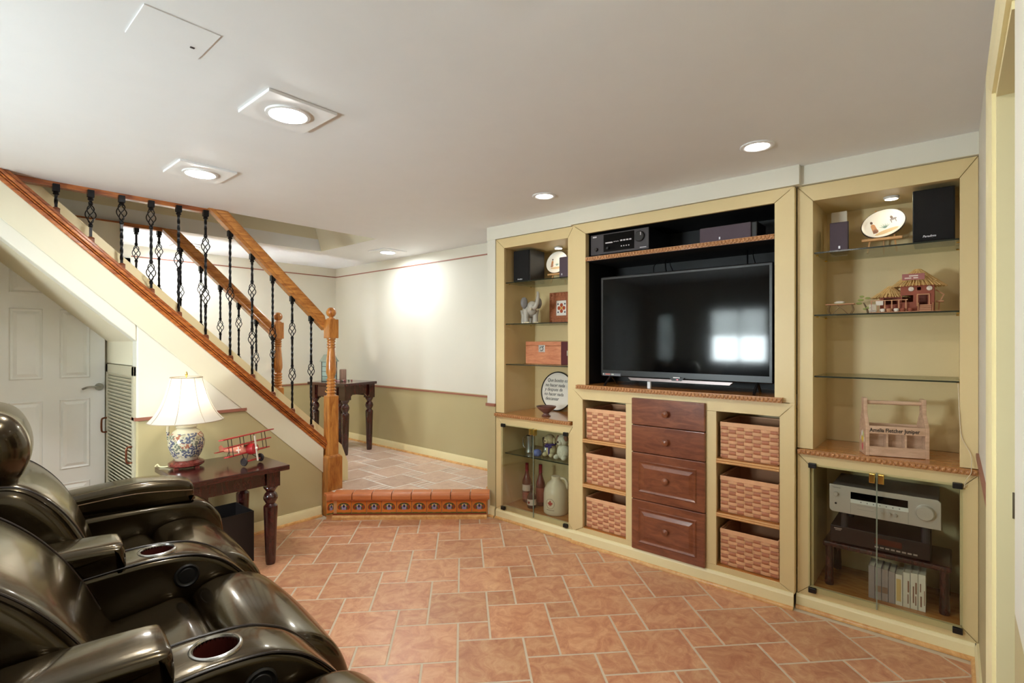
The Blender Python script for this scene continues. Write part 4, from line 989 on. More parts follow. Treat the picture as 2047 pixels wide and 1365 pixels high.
# lower frame
mitred(um, XM, .636, 2.048, .075, 1.09, .710, 1.962, .118, 1.013)
MB().box(XM, XM + .02, 1.575, 1.628, .118, 1.013).build('mid_stile', CAB, um); MB().box(XM, XM + .02, 1.045, 1.103, .118, 1.013).build('mid_stile', CAB, um)
MB().box(XM + .001, 3.075, .6365, .66, .08, 2.24).build('unit_flank', CAB, um); MB().box(XM + .001, 3.06, 2.024, 2.0475, .08, 2.24).build('unit_flank', CAB, um)
shell(um, XM, .735 - .02, 1.939 + .012, 1.12, 2.18, BLACKIN, bot=False)
RV = MB(); RV.box(XM + .003, XM + .045, 1.9392, 1.9500, 1.12, 2.171); RV.build('niche_reveal', CABIN, um)
MB().prism([(3.010, .692), (3.034, .692), (3.034, .733), (XB - .012, .733), (XB - .012, 1.941), (3.034, 1.941), (3.034, 1.993), (3.010, 1.993)], 'z', 1.091, 1.119).build('counter', SHELFW, um); rope(um, 2.998, .690, 1.996, 1.091, 1.117)
MB().box(3.043, XB - .012, .735, 1.939, 1.976, 2.006).build('niche_shelf', BLACKIN, um); rope(um, 3.033, .735, 1.939, 1.978, 2.005)
for (a, b) in ((.700, 1.055), (1.618, 1.972)):
    MB().box(XM + .02, XB, a - .012, a, .106, 1.03).build('cubby_side', CABIN, um); MB().box(XM + .02, XB, b, b + .012, .106, 1.03).build('cubby_side', CABIN, um)
    MB().box(XB - .012, XB, a, b, .106, 1.03).build('cubby_back', CABIN, um)
    for z0, z1 in ((.714, .740), (.402, .426), (.098, .118)):
        MB().box(XM + .008, XB - .012, a, b, z0, z1).build('cubby_shelf', SHELFW, um)
        if z0 > .2:
            q = MB(); q.box(XM + .002, XM + .010, a + .010, b - .010, z0, z1)
            q.cyl((XM + .002, a + .01, z0 + .007), (XM + .002, b - .01, z0 + .007), .006, n=8); q.cyl((XM + .002, a + .01, z1 - .006), (XM + .002, b - .01, z1 - .006), .006, n=8); q.build('reeded_edge', EASELW, um, smooth=60)
DZS = [(.088, .407, 1), (.411, .709, 1), (.713, .884, 0), (.888, 1.057, 0)]
for z0, z1, rp in DZS:
    y0, y1 = 1.103, 1.575; x = 3.012
    m = MB(); m.box(x, x + .022, y0, y1, z0, z1)
    d = m.build('drawer', CHERRY, um, bevel=.004)
    if rp:
        a, b, c, e = y0 + .048, y1 - .048, z0 + .048, z1 - .048; R4 = lambda xx, i: [(xx, a + i, c + i), (xx, b - i, c + i), (xx, b - i, e - i), (xx, a + i, e - i)]
        q = MB(); q.loft([R4(x - .0005, 0), R4(x - .007, .006), R4(x - .001, .016), R4(x - .001, .022), R4(x - .008, .044)], True, True); q.build('raised_panel', CHERRY, d)
    k = MB(); M = Matrix.Translation((x, (y0 + y1) / 2, (z0 + z1) / 2)) @ Matrix.Rotation(math.radians(-90), 4, 'Y')
    k.lathe([(.013, 0), (.008, .006), (.008, .014), (.019, .019), (.021, .027), (.014, .034), (.001, .036)], 0, 0, 18, 0, M=M); k.build('knob', CHERRY, d, smooth=50)
bb(um, XM, .640, 2.046, .085)
# puck lights inside the side units
def puck(x, y, label, em):
    t = thing('puck_light', label, 'puck light', (x, y, 2.164)); MB().lathe([(.034, 0), (.034, -.008), (.028, -.012)], 0, 0, 28, 0, caps=True).build('puck_body', FIX, t, smooth=40)
    MB().lathe([(.027, -.0125), (.001, -.0135)], 0, 0, 28, 0, caps=False).build('puck_lens', em, t)
EM_P = emit('puck_lens', (1.0, .88, .68), 22.0)
puck(3.27, .24, 'small lit puck light above the oval plate and black speakers', EM_P); puck(3.30, 2.36, 'small lit puck light above the round plate on its easel', EM_P)

# ------------------------------------------------------------------ woven baskets
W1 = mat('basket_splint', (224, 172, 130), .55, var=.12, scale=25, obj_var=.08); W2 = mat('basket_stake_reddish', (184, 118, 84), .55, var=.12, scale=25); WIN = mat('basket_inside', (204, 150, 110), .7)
def basket_thing():
    w, d, h_ = .308, .34, .212
    t = thing('woven_basket', '', 'basket', (0, 0, 0), 0, 'woven splint baskets in the media unit cubbies')
    hollow_box(MB(), .004, d, -w / 2 + .005, w / 2 - .005, 0, h_ - .01, .005).build('liner', WIN, t)
    n = 7; cw = w / n; rows = 9; rh = (h_ - .026) / rows; amp = .0055
    for q in range(n + 0):
        yc = -w / 2 + cw * (q + .5)
        pts = []
        for j in range(rows * 4 + 1):
            z = .004 + (h_ - .03) * j / (rows * 4); ph = -math.sin(math.pi * (j / 4 + q))
            pts.append((-.0015 + .0035 * ph, z))
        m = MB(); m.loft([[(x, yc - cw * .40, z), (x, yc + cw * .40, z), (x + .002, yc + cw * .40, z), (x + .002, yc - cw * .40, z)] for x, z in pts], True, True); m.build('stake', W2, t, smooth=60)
    for r_ in range(rows):
        z0 = .004 + rh * r_ + rh * .07; z1 = .004 + rh * (r_ + 1) - rh * .07; m = MB(); secs = []
        for j in range(n * 4 + 1):
            y = -w / 2 + w * j / (n * 4); ph = math.sin(math.pi * (j / 4)) * (1 if r_ % 2 else -1); secs.append((-.0015 - amp * ph, y))
        m.loft([[(x, y, z0), (x - .0016, y, (z0 + z1) / 2), (x, y, z1), (x + .003, y, z1), (x + .003, y, z0)] for x, y in secs], True, True)
        for s_ in (-1, 1):   # the strip carries on along the side
            m.box(.0, d * .9, s_ * w / 2 - .002, s_ * w / 2 + .002, z0, z1)
        m.build('splint', W1, t, smooth=60)
    m = MB(); m.box(-.007, .0, -w / 2 - .003, w / 2 + .003, h_ - .026, h_); m.box(0, d, -w / 2 - .004, -w / 2 + .004, h_ - .026, h_); m.box(0, d, w / 2 - .004, w / 2 + .004, h_ - .026, h_); m.box(d - .004, d + .002, -w / 2, w / 2, h_ - .026, h_)
    m.build('rim', W1, t, bevel=.003)
    return t
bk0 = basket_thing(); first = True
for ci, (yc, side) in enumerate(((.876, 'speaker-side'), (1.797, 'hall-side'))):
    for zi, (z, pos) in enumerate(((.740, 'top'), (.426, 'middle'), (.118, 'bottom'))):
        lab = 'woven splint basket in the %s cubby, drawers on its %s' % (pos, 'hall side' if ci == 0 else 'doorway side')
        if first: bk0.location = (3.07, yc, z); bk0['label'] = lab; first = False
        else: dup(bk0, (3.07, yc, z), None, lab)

# ------------------------------------------------------------------ television niche
tv = thing('television', 'large black flat screen television reflecting the room', 'television', (0, 0, 0))
XT = 3.135
MB().box(XT, XT + .035, .765, 1.878, 1.180, 1.870).build('tv_body', PLASTIC, tv, bevel=.006)
MB().box(XT - .002, XT + .001, .785, 1.858, 1.222, 1.852).build('screen', SCREEN, tv)
MB().box(XT + .03, XT + .07, .95, 1.70, 1.25, 1.60).build('tv_rear', PLASTIC, tv, bevel=.01)
q = MB(); q.prism([(.98, 1.178), (1.66, 1.178), (1.64, 1.160), (1.0, 1.160)], 'x', XT - .012, XT + .02); q.build('speaker_bar', mat('tv_bar_silver', (150, 136, 134), .3, metal=.6), tv)
q = MB(); q.prism([(1.27, 1.192), (1.37, 1.192), (1.35, 1.172), (1.29, 1.172)], 'x', XT - .016, XT); q.build('logo_bump', PLASTIC, tv)
MB().box(XT - .017, XT - .0155, 1.298, 1.342, 1.189, 1.195).build('logo', mat('logo_white', (220, 220, 220), .4), tv)
MB().box(XT - .0165, XT - .0155, 1.31, 1.318, 1.177, 1.181).build('standby_light', emit('standby_red', (1, .1, .12), 3.0), tv)
stk = MB(); stk.box(XT - .003, XT - .0015, 1.72, 1.86, 1.183, 1.200); st0 = stk.build('spec_sticker', mat('sticker_grey', (112, 114, 120), .4), tv)
MB().box(XT - .0042, XT - .003, 1.80, 1.838, 1.190, 1.197).build('sticker_mark', mat('sticker_red', (214, 110, 90), .5), st0)
q = MB(); q.box(XT - .0042, XT - .003, 1.85, 1.857, 1.189, 1.199); q.box(XT - .0042, XT - .003, 1.772, 1.79, 1.189, 1.197); q.build('sticker_print', mat('sticker_pale', (200, 204, 190), .5), st0)
for yc in (.85, 1.80):
    q = MB(); q.tube([(XT - .10, yc - .012, 1.125), (XT + .01, yc, 1.185), (XT + .11, yc + .012, 1.125)], .008, 8); q.build('tv_foot', PLASTIC, tv, smooth=50)
av = thing('av_receiver', 'black audio receiver on the niche shelf above the television', 'receiver', (0, 0, 0))
MB().box(3.075, 3.40, 1.483, 1.918, 2.018, 2.158).build('case', PLASTIC, av, bevel=.002)
MB().box(3.069, 3.076, 1.483, 1.918, 2.018, 2.158).build('front_panel', PLASTIC2, av, bevel=.002)
MB().box(3.0675, 3.0695, 1.585, 1.815, 2.032, 2.15).build('display_window', SCREEN, av)
WL = mat('panel_legend_white', (206, 200, 204), .5)
q = MB(); q.box(3.0665, 3.0676, 1.745, 1.80, 2.088, 2.096)
for i in range(4): q.box(3.0665, 3.0676, 1.605 + i * .022, 1.605 + i * .022 + .016, 2.092, 2.101)
for i in range(3): q.box(3.0665, 3.0676, 1.70 + i * .014, 1.70 + i * .014 + .008, 2.092, 2.097)
for i in range(4): q.box(3.0665, 3.0676, 1.62 + i * .018, 1.62 + i * .018 + .008, 2.055, 2.062)
q.box(3.0675, 3.069, 1.87, 1.90, 2.138, 2.147); q.box(3.0675, 3.069, 1.50, 1.545, 2.030, 2.035); q.build('legend', WL, av)
for (y, z, r) in ((1.545, 2.105, .034), (1.87, 2.055, .012), (1.78, 2.055, .009)):
    k = MB(); M = Matrix.Translation((3.069, y, z)) @ Matrix.Rotation(math.radians(-90), 4, 'Y'); k.lathe([(r, 0), (r, .012), (r * .9, .015), (.001, .015)], 0, 0, 24, 0, M=M); o = k.build('knob', PLASTIC, av, smooth=40)
q = MB(); q.box(3.053, 3.0545, 1.53, 1.535, 2.11, 2.13); q.build('knob_mark', WL, av)
for y in (1.53, 1.87): MB().cyl((3.10, y, 2.006), (3.10, y, 2.019), .016, n=14).build('foot', STEEL, av); MB().cyl((3.36, y, 2.006), (3.36, y, 2.019), .016, n=14).build('foot', STEEL, av)
SPK = mat('speaker_cloth_plum', (88, 74, 84), .8, var=.08, bump=.2, bscale=400); SPKB = mat('speaker_cabinet_black', (18, 16, 18), .4); SPKC = mat('speaker_cloth_black', (9, 8, 10), .85, bump=.2, bscale=400); LOGO = mat('speaker_badge_silver', (214, 214, 220), .3, metal=.3)
cs = thing('center_speaker', 'grey center speaker lying on the niche shelf beside the receiver', 'speaker', (0, 0, 0))
MB().box(3.12, 3.30, .845, 1.17, 2.0065, 2.108).build('speaker_box', SPKB, cs, bevel=.006); MB().box(3.105, 3.122, .875, 1.168, 2.012, 2.105).build('grille', SPK, cs, bevel=.004); MB().box(3.103, 3.1055, 1.045, 1.053, 2.026, 2.04).build('badge', LOGO, cs)
for i, (ya, yb) in enumerate(((1.47, 1.44), (.95, .93))):
    q = MB(); q.tube(smooth_open([(3.30, ya, 1.975), (3.27, ya - .01, 1.93), (3.24, yb, 1.88), (3.22, yb - .02, 1.80)], 4), .004, 6); q.tube(smooth_open([(3.30, ya - .03, 1.975), (3.28, ya - .04, 1.93), (3.25, yb - .04, 1.88), (3.22, yb - .05, 1.80)], 4), .003, 6)
    if i == 0: q.tube(smooth_open([(3.26, 1.50, 1.965), (3.23, 1.52, 1.93), (3.22, 1.52, 1.89), (3.215, 1.50, 1.82)], 4), .003, 6)
    o = q.build('cable_bundle', PLASTIC, None, smooth=50, origin=(3.25, ya, 1.9)); tag(o, 'black cables hanging behind the television under the %s' % ('receiver' if i == 0 else 'center speaker'), 'cable', 'cables behind the television')
o = MB().box(-.008, .008, -.011, .011, 0, .045).build('infrared_receiver', mat('ir_white', (214, 218, 222), .4), None, bevel=.003, origin=(0, 0, 0)); o.location = (3.045, 1.468, 1.1195); tag(o, 'tiny white remote sensor standing on the television shelf edge', 'sensor')

# ------------------------------------------------------------------ speakers in the side units
def speaker(name, label, xf, y0, y1, z0, z1, depth, cloth, side, badge, text_s=None, taper=0.0):
    t = thing(name, label, 'speaker', (0, 0, 0))
    m = MB(); m.prism([(xf + .012, y0), (xf + .012, y1), (xf + depth, y1 - taper), (xf + depth, y0 + taper)], 'z', z0, z1); m.build('speaker_box', side, t, bevel=.004)
    MB().box(xf, xf + .013, y0 + .003, y1 - .003, z0 + .006, z1 - .004).build('grille', cloth, t, bevel=.003)
    if text_s: text(text_s, badge[2], LOGO, t, face_mx(xf - .0012, badge[0], badge[1]), 'badge', .001, .25, 'CENTER', .95, .0004)
    else: MB().box(xf - .002, xf, badge[0] - .004, badge[0] + .004, badge[1], badge[1] + .014).build('badge', LOGO, t)
    return t
speaker('bookshelf_speaker', 'large black speaker on the top glass shelf beside the oval plate', 3.125, -.008, .148, 1.8925, 2.145, .22, SPKC, SPKB, (.085, 1.915, .014), 'Paradigm')
t_ = speaker('bookshelf_speaker', 'large black speaker on the top glass shelf beside the round plate', 3.15, 2.535, 2.70, 1.8925, 2.152, .20, SPKC, SPKB, (2.63, 1.915, .014), 'Paradigm')
speaker('satellite_speaker', 'small purple grey speaker with a white card behind it', 3.20, .417, .505, 1.8925, 2.058, .10, SPK, SPKB, (.458, 1.914), None, .012)
speaker('satellite_speaker', 'small purple grey speaker in front of the round plate', 3.17, 2.150, 2.262, 1.8925, 2.060, .10, SPK, SPKB, (2.235, 1.92), None, .012)
o = MB().box(-.008, .008, -.037, .037, 0, .245).build('white_card', mat('card_white', (226, 218, 202), .6), None, bevel=.002, origin=(0, 0, 0)); o.location = (3.335, .478, 1.8922); tag(o, 'white box standing upright behind the small speaker', 'box')

# plates on easels
PORC = mat('porcelain_white', (244, 240, 230), .25, var=.02); PRIM = mat('plate_rim_pewter', (92, 84, 78), .3, metal=.6)
PT = [mat('paint_ochre', (206, 150, 104), .5), mat('paint_rose', (206, 160, 150), .5), mat('paint_teal', (128, 160, 150), .5), mat('paint_grey', (120, 112, 116), .5), mat('paint_sand', (226, 196, 150), .5), mat('paint_dark', (96, 74, 64), .5)]
def easel(label, x, y, z, w):
    t = thing('easel', label, 'easel', (x, y, z))
    m = MB()
    for s_ in (-1, 1): m.tube([(-.03, s_ * w * .36, 0), (.03, s_ * w * .18, .235)], .0055, 4)
    m.tube([(.075, 0, 0), (.03, 0, .20)], .005, 4); m.build('easel_leg', EASELW, t)
    MB().box(-.045, -.02, -w / 2, w / 2, .062, .075).build('easel_ledge', EASELW, t, bevel=.002); return t
def plate(label, x, y, z, ry, rz_, lean, roll=0.0):
    t = thing('decorative_plate', label, 'plate', (x, y, z))
    Mp = Matrix.Rotation(math.radians(lean), 4, 'Y') @ Matrix.Translation((0, 0, math.hypot(rz_ * math.cos(roll), ry * math.sin(roll)) * 1.012)) @ Matrix.Rotation(roll, 4, 'X') @ Matrix.Rotation(math.radians(-90), 4, 'Y')
    Ms = Mp @ Matrix.Diagonal((rz_, ry, 1, 1))
    MB().lathe([(.001, -.004), (.8, -.004), (.96, .006), (.96, .009), (.8, 0), (.001, 0)], 0, 0, 48, 0, M=Ms).build('dish', PORC, t, smooth=50)
    MB().tube([(.975 * math.cos(a * math.pi / 30), .975 * math.sin(a * math.pi / 30), .006) for a in range(60)], .035 * .12 / .12, 4, M=Ms @ Matrix.Diagonal((1, 1, .18, 1)), closed=True).build('rim', PRIM, t, smooth=60)
    def blob(c, pts, mm, nm):   # painted figures lie flat on the dish; (right, up) in metres
        q = MB(); q.prism([(p[1] + c[1], -(p[0] + c[0])) for p in pts], 'z', .0004, .0012, M=Mp); q.build(nm, mm, t)
    E_ = lambda a, b, n=10: [(a * math.cos(2 * math.pi * i / n), b * math.sin(2 * math.pi * i / n)) for i in range(n)]
    k = ry / .10
    blob((-.045 * k, -.008), [(-.011, -.028), (.012, -.028), (.010, .018), (.004, .026), (-.005, .026), (-.009, .016)], PT[0], 'painted_figure'); blob((-.045 * k, .028), E_(.006, .008), PT[5], 'painted_head'); blob((-.043 * k, -.026), E_(.013, .012), PT[1], 'painted_skirt')
    for a in (-60, -35, -10, 15, 40, 62):
        c_, s_ = math.cos(math.radians(a)), math.sin(math.radians(a)); blob((.002 * k, -.026), [(-.003 * c_, .003 * s_), (.003 * c_, -.003 * s_), (.028 * s_, .028 * c_)], PT[2], 'painted_leaf')
    blob((.048 * k, .006), E_(.016, .006), PT[3], 'painted_donkey'); blob((.046 * k, -.004), [(-.012, -.008), (-.009, -.008), (-.008, .006), (-.012, .006)], PT[3], 'painted_donkey_leg'); blob((.056 * k, -.004), [(-.002, -.010), (.001, -.010), (.002, .006), (-.002, .006)], PT[3], 'painted_donkey_leg'); blob((.044 * k, .018), E_(.006, .010), PT[5], 'painted_rider')
    blob((0, -.047), E_(.055 * k, .010), PT[4], 'painted_ground')
    return t
easel('small wooden easel under the oval plate', 3.36, .285, 1.8925, .175); plate('white oval painted plate with a woman and agave on the upper glass shelf', 3.3365, .282, 1.9675, .100, .078, 14.3, math.radians(-20))
easel('small wooden easel under the round plate', 3.38, 2.40, 1.8925, .19); plate('white round painted plate beside the puck light and the small speaker', 3.3565, 2.43, 1.9675, .105, .095, 14.3)

# ------------------------------------------------------------------ left unit ornaments
EL = mat('elephant_grey', (178, 172, 160), .4, var=.1, scale=18); ELD = mat('elephant_ear_grey', (128, 124, 122), .5); IVO = mat('ivory_cream', (236, 224, 190), .4)
e = thing('elephant_figurine', 'grey elephant figurine with raised trunk on a glass shelf', 'figurine', (3.20, 2.565, 1.5625), math.radians(52))
# faces -X towards the room, a bit sideways
bd = MB(); bd.ball((.03, 0, .105), .06, 16, 10, (1.25, .95, 1.0)); bd.ball((-.035, -.01, .135), .042, 14, 9, (.9, 1, 1.05)); bd.ball((-.03, -.005, .11), .045, 12, 8)
for (x, y) in ((-.02, -.038), (-.02, .038), (.075, -.035), (.075, .035)): bd.lathe([(.026, 0), (.024, .02), (.022, .06), (.03, .11)], x, y, 12, 0)
bd.tube(smooth_open([(-.07, -.012, .13), (-.10, -.015, .125), (-.115, -.025, .15), (-.11, -.035, .19), (-.10, -.04, .225), (-.085, -.04, .245)], 5), [.022 - .012 * i / 25 for i in range(26)], 10)
bd.build('body', EL, e, smooth=60)
for s_ in (-1, 1):
    q = MB(); q.ball((-.015, s_ * .058 - .005, .165), .042, 12, 8, (.35, .7, 1.1)); q.build('ear', ELD, e, smooth=60); q = MB(); q.tube(smooth_open([(-.065, s_ * .022 - .01, .115), (-.09, s_ * .026 - .01, .105), (-.105, s_ * .026 - .01, .115)], 4), [.006, .0058, .0055, .005, .0045, .004, .0035, .003, .002], 8); q.build('tusk', IVO, e, smooth=60)
for (x, y) in ((-.02, -.038), (-.02, .038), (.075, -.035), (.075, .035)):
    q = MB()
    for d_ in (-.013, 0, .013): q.ball((x - .024, y + d_, .006), .008, 8, 5)
    q.build('toenail', IVO, e)
fr = thing('framed_tile', 'carved wooden frame holding a white flower tile on a glass shelf', 'picture frame', (0, 0, 0)); xf_ = 3.40; fy0, fy1, fz0, fz1 = 2.285, 2.523, 1.5625, 1.82
def ring_frame(mb, x0, x1, a, b, c, d, w): mb.box(x0, x1, a, a + w, c, d); mb.box(x0, x1, b - w, b, c, d); mb.box(x0, x1, a + w, b - w, c, c + w); mb.box(x0, x1, a + w, b - w, d - w, d); return mb
ring_frame(MB(), xf_, xf_ + .02, fy0, fy1, fz0, fz1, .045).build('outer_frame', CARVED, fr, bevel=.004); ring_frame(MB(), xf_ - .006, xf_ + .018, fy0 + .04, fy1 - .04, fz0 + .04, fz1 - .04, .028).build('inner_frame', CARVED, fr, bevel=.004)
q = MB()
for i in range(7):
    f_ = fy0 + .02 + i * (fy1 - fy0 - .04) / 6; g_ = fz0 + .02 + i * (fz1 - fz0 - .04) / 6
    for (yy, zz) in ((f_, fz0 + .02), (f_, fz1 - .02), (fy0 + .02, g_), (fy1 - .02, g_)): q.ball((xf_ - .001, yy, zz), .010, 8, 5, (.5, 1, 1.2))
q.build('carving', CARVED, fr, smooth=60)
MB().box(xf_ + .004, xf_ + .012, fy0 + .066, fy1 - .066, fz0 + .066, fz1 - .066).build('tile_panel', PORC, fr)
fyc, fzc = (fy0 + fy1) / 2, (fz0 + fz1) / 2; RUST = mat('glaze_rust', (186, 84, 48), .3); YEL = mat('glaze_yellow', (224, 176, 60), .3); NAVY = mat('glaze_navy', (52, 52, 74), .3)
for k in range(4):
    a = k * math.pi / 2; q = MB(); q.ball((xf_ + .004, fyc + .024 * math.cos(a), fzc + .024 * math.sin(a)), .016, 10, 6, (.1, 1, 1)); q.build('painted_petal', RUST, fr); q = MB(); b_2 = a + math.pi / 4; q.ball((xf_ + .004, fyc + .047 * math.cos(b_2), fzc + .047 * math.sin(b_2)), .009, 8, 5, (.1, .8, .8)); q.build('painted_corner', NAVY, fr)
MB().ball((xf_ + .003, fyc, fzc), .010, 10, 6, (.15, 1, 1)).build('painted_center', YEL, fr)
bx = thing('cedar_box', 'pinkish cedar wood box with a small metal plaque on a glass shelf', 'box', (0, 0, 0))
MB().box(3.25, 3.42, 2.300, 2.652, 1.2405, 1.385).build('box_body', CEDAR, bx, bevel=.002); MB().box(3.25, 3.42, 2.300, 2.652, 1.387, 1.420).build('lid', CEDAR, bx, bevel=.002)
pq = MB().box(3.2475, 3.2505, 2.455, 2.518, 1.335, 1.392).build('metal_plaque', mat('plaque_silver', (196, 194, 190), .35, metal=.5), bx, bevel=.003)
q = MB(); q.tube([(3.247, 2.487 + .016 * math.cos(a * .5), 1.362 + .016 * math.sin(a * .5)) for a in range(12)], .0025, 5); q.tube([(3.247, 2.475, 1.378), (3.247, 2.465, 1.384)], .003, 5); q.build('plaque_emblem', mat('plaque_dark', (70, 72, 70), .5), pq)
b2 = thing('burgundy_box', 'dark burgundy box with a metal catch beside the cedar box', 'box', (0, 0, 0))
MB().box(3.25, 3.40, 2.10, 2.298, 1.2405, 1.418).build('box_body', mat('burgundy', (84, 16, 26), .35, var=.1), b2, bevel=.002); MB().box(3.246, 3.251, 2.235, 2.243, 1.31, 1.35).build('catch', STEEL, b2)
sg = thing('round_sign', 'round white sign with black rim and Spanish hand lettering', 'sign', (0, 0, 0)); sr = .158; sx, sy, sz = 3.445, 2.478, .847 + .1622
M = Matrix.Translation((sx, sy, sz)) @ Matrix.Rotation(math.radians(8), 4, 'Y')
MB().cyl((0, 0, 0), (.008, 0, 0), sr, n=56, M=M).build('sign_disc', mat('sign_white', (240, 236, 224), .4), sg, smooth=30); MB().tube([(-.001, sr * math.cos(a * math.pi / 36), sr * math.sin(a * math.pi / 36)) for a in range(72)], .005, 6, M=M, closed=True).build('black_rim', PLASTIC, sg, smooth=60)
INK = mat('ink_black', (22, 20, 20), .5)
for i, (s_, yy, sz_) in enumerate((('Que bonito es', .076, .105), ('no hacer nada', .036, .122), ('y despues de', .000, .124), ('no hacer nada', -.038, .128), ('descansar', -.076, .112))):
    text(s_, .040, INK, sg, M @ Matrix(((0, 0, -1, -.0012), (-1, 0, 0, sz_), (0, 1, 0, yy), (0, 0, 0, 1))), 'hand_lettering', .0004, .18, 'LEFT', .86)
bw = thing('footed_bowl', 'small footed painted bowl in front of the round sign', 'bowl', (3.155, 2.372, .8475))
MB().lathe([(.034, 0), (.036, .004), (.024, .012), (.020, .020), (.034, .032), (.058, .050), (.074, .066), (.078, .074), (.070, .073), (.05, .052), (.02, .036), (.001, .034)], 0, 0, 12, 0).build('bowl', mat('bowl_glaze', (120, 84, 76), .3, var=.35, scale=45), bw, smooth=25)
MB().lathe([(.064, .058), (.077, .073), (.0785, .0755), (.069, .074)], 0, 0, 12, 0, caps=False).build('rim_band', mat('bowl_rim_dark', (74, 48, 52), .3, var=.3, scale=50), bw, smooth=30)

# behind the left glass doors
mg = thing('steel_tankard', 'polished steel tankard with handle on the inner glass shelf', 'tankard', (3.22, 2.585, .5275))
MB().lathe([(.036, 0), (.040, .006), (.036, .03), (.033, .10), (.033, .135), (.030, .136), (.030, .02), (.001, .018)], 0, 0, 28, 0).build('body', STEEL, mg, smooth=40); MB().tube(smooth_open([(0, .034, .12), (0, .062, .118), (0, .072, .09), (0, .066, .045), (0, .038, .03)], 5), .0055).build('handle', STEEL, mg, smooth=60)
cu = MB().lathe([(.034, 0), (.038, .004), (.028, .02), (.030, .08), (.034, .125), (.031, .126), (.026, .03), (.001, .028)], 0, 0, 28, 0).build('steel_cup', STEEL, None, smooth=40, origin=(0, 0, 0)); cu.location = (3.27, 2.455, .5275); tag(cu, 'plain polished steel cup beside the toy dogs', 'cup')
pw = MB().lathe([(.020, 0), (.030, .006), (.036, .02), (.032, .04), (.018, .052), (.001, .055)], 0, 0, 20, 0).build('paperweight', mat('paperweight_blue', (112, 120, 176), .12, var=.35, scale=40), None, smooth=50, origin=(0, 0, 0)); pw.location = (3.15, 2.455, .5275); tag(pw, 'blue glass paperweight in front of the steel cup', 'paperweight')
FUR = mat('plush_cream', (216, 200, 158), .9, var=.15, scale=60, bump=.8, bscale=160); FURW = mat('plush_white', (228, 220, 196), .9, var=.12, scale=60, bump=.8, bscale=160); VIO = mat('ribbon_violet', (70, 48, 110), .5); NOSE = mat('plush_nose_brown', (70, 44, 38), .6); EARB = mat('plush_ear_brown', (150, 106, 82), .9)
d1 = thing('plush_toy', 'cream plush toy dog with violet ribbon on the inner glass shelf', 'plush toy', (3.21, 2.365, .5275))
q = MB(); q.ball((0, 0, .055), .05, 14, 9, (.9, .85, 1.1)); q.ball((-.008, .008, .135), .042, 14, 9, (1, 1, .95)); q.ball((-.045, .012, .125), .020, 10, 7); q.ball((-.035, -.03, .02), .022, 10, 7, (1.3, .8, .8)); q.ball((-.035, .032, .02), .022, 10, 7, (1.3, .8, .8)); q.build('body', FUR, d1, smooth=60)
q = MB(); q.ball((-.005, -.035, .125), .018, 10, 6, (.7, .6, 1.6)); q.ball((-.005, .05, .125), .018, 10, 6, (.7, .6, 1.6)); q.build('ear', FUR, d1, smooth=60); MB().ball((-.064, .012, .128), .006, 8, 5).build('nose', NOSE, d1)
q = MB(); q.tube([(.036 * math.cos(a * math.pi / 8), .036 * math.sin(a * math.pi / 8), .098) for a in range(16)], .008, 6, closed=True); q.ball((-.045, -.02, .085), .018, 8, 6, (.4, 1.1, .7)); q.ball((-.045, .012, .085), .016, 8, 6, (.4, 1.1, .7)); q.box(-.048, -.044, -.018, -.006, .02, .085); q.build('ribbon', VIO, d1, smooth=60)
d2 = thing('plush_toy', 'white curly plush toy dog with brown ear on the inner glass shelf', 'plush toy', (3.19, 2.235, .5275))
q = MB(); q.ball((0, 0, .06), .055, 14, 9, (.95, .9, 1.1)); q.ball((-.005, 0, .145), .046, 14, 9, (1, 1, .95)); q.ball((-.045, .005, .135), .022, 10, 7); q.ball((-.04, -.035, .022), .024, 10, 7, (1.3, .8, .8)); q.ball((-.04, .035, .022), .024, 10, 7, (1.3, .8, .8)); q.build('body', FURW, d2, smooth=60)
q = MB(); q.ball((-.02, -.035, .165), .024, 10, 7, (.7, .8, 1)); q.ball((-.01, .045, .15), .020, 10, 6, (.7, .6, 1.5)); q.build('ear', EARB, d2, smooth=60); MB().ball((-.067, .005, .14), .008, 8, 5).build('nose', NOSE, d2)
def bottle_mat(n, c): 
    if n in MATS: return MATS[n]
    k = NT(n); k.bset(Base_Color=lin(c), Roughness=.06, Transmission_Weight=.35, Specular_IOR_Level=.7); MATS[n] = k.m; return k.m
BG = bottle_mat('wine_glass_rose', (120, 40, 36)); FOIL = mat('foil_maroon', (136, 18, 40), .3, metal=.3)
def bottle(name, label, x, y, z, hh, r, g, labels, foil=True, grp='bottles behind the left glass doors', m=BG):
    t = thing(name, label, 'bottle', (x, y, z), 0, grp)
    MB().lathe([(r * .8, 0), (r, .008), (r, hh * .50), (r * .92, hh * .57), (r * .5, hh * .70), (r * .36, hh * .78), (r * .33, hh * .99), (r * .38, hh), (.001, hh)], 0, 0, 24, 0).build('glass_body', m, t, smooth=45)
    if foil: MB().lathe([(r * .42, hh * .80), (r * .38, hh * .81), (r * .37, hh * 1.0), (r * .40, hh * 1.004), (.001, hh * 1.006)], 0, 0, 20, 0).build('foil_cap', FOIL, t, smooth=45)
    for (z0, z1, mm) in labels: MB().lathe([(r * 1.012, hh * z0), (r * 1.012, hh * z1)], 0, 0, 24, 0, caps=False).build('paper_label', mm, t, smooth=60)
    return t
LBW = mat('label_cream', (226, 208, 190), .6, var=.15, scale=50); LBR = mat('label_red_brown', (150, 66, 52), .6, var=.3, scale=50)
bottle('wine_bottle', 'rose wine bottle with a cream label nearest the hall side of the cabinet', 3.27, 2.655, .1052, .315, .038, BG, [(.30, .46, LBW), (.08, .26, LBR)])
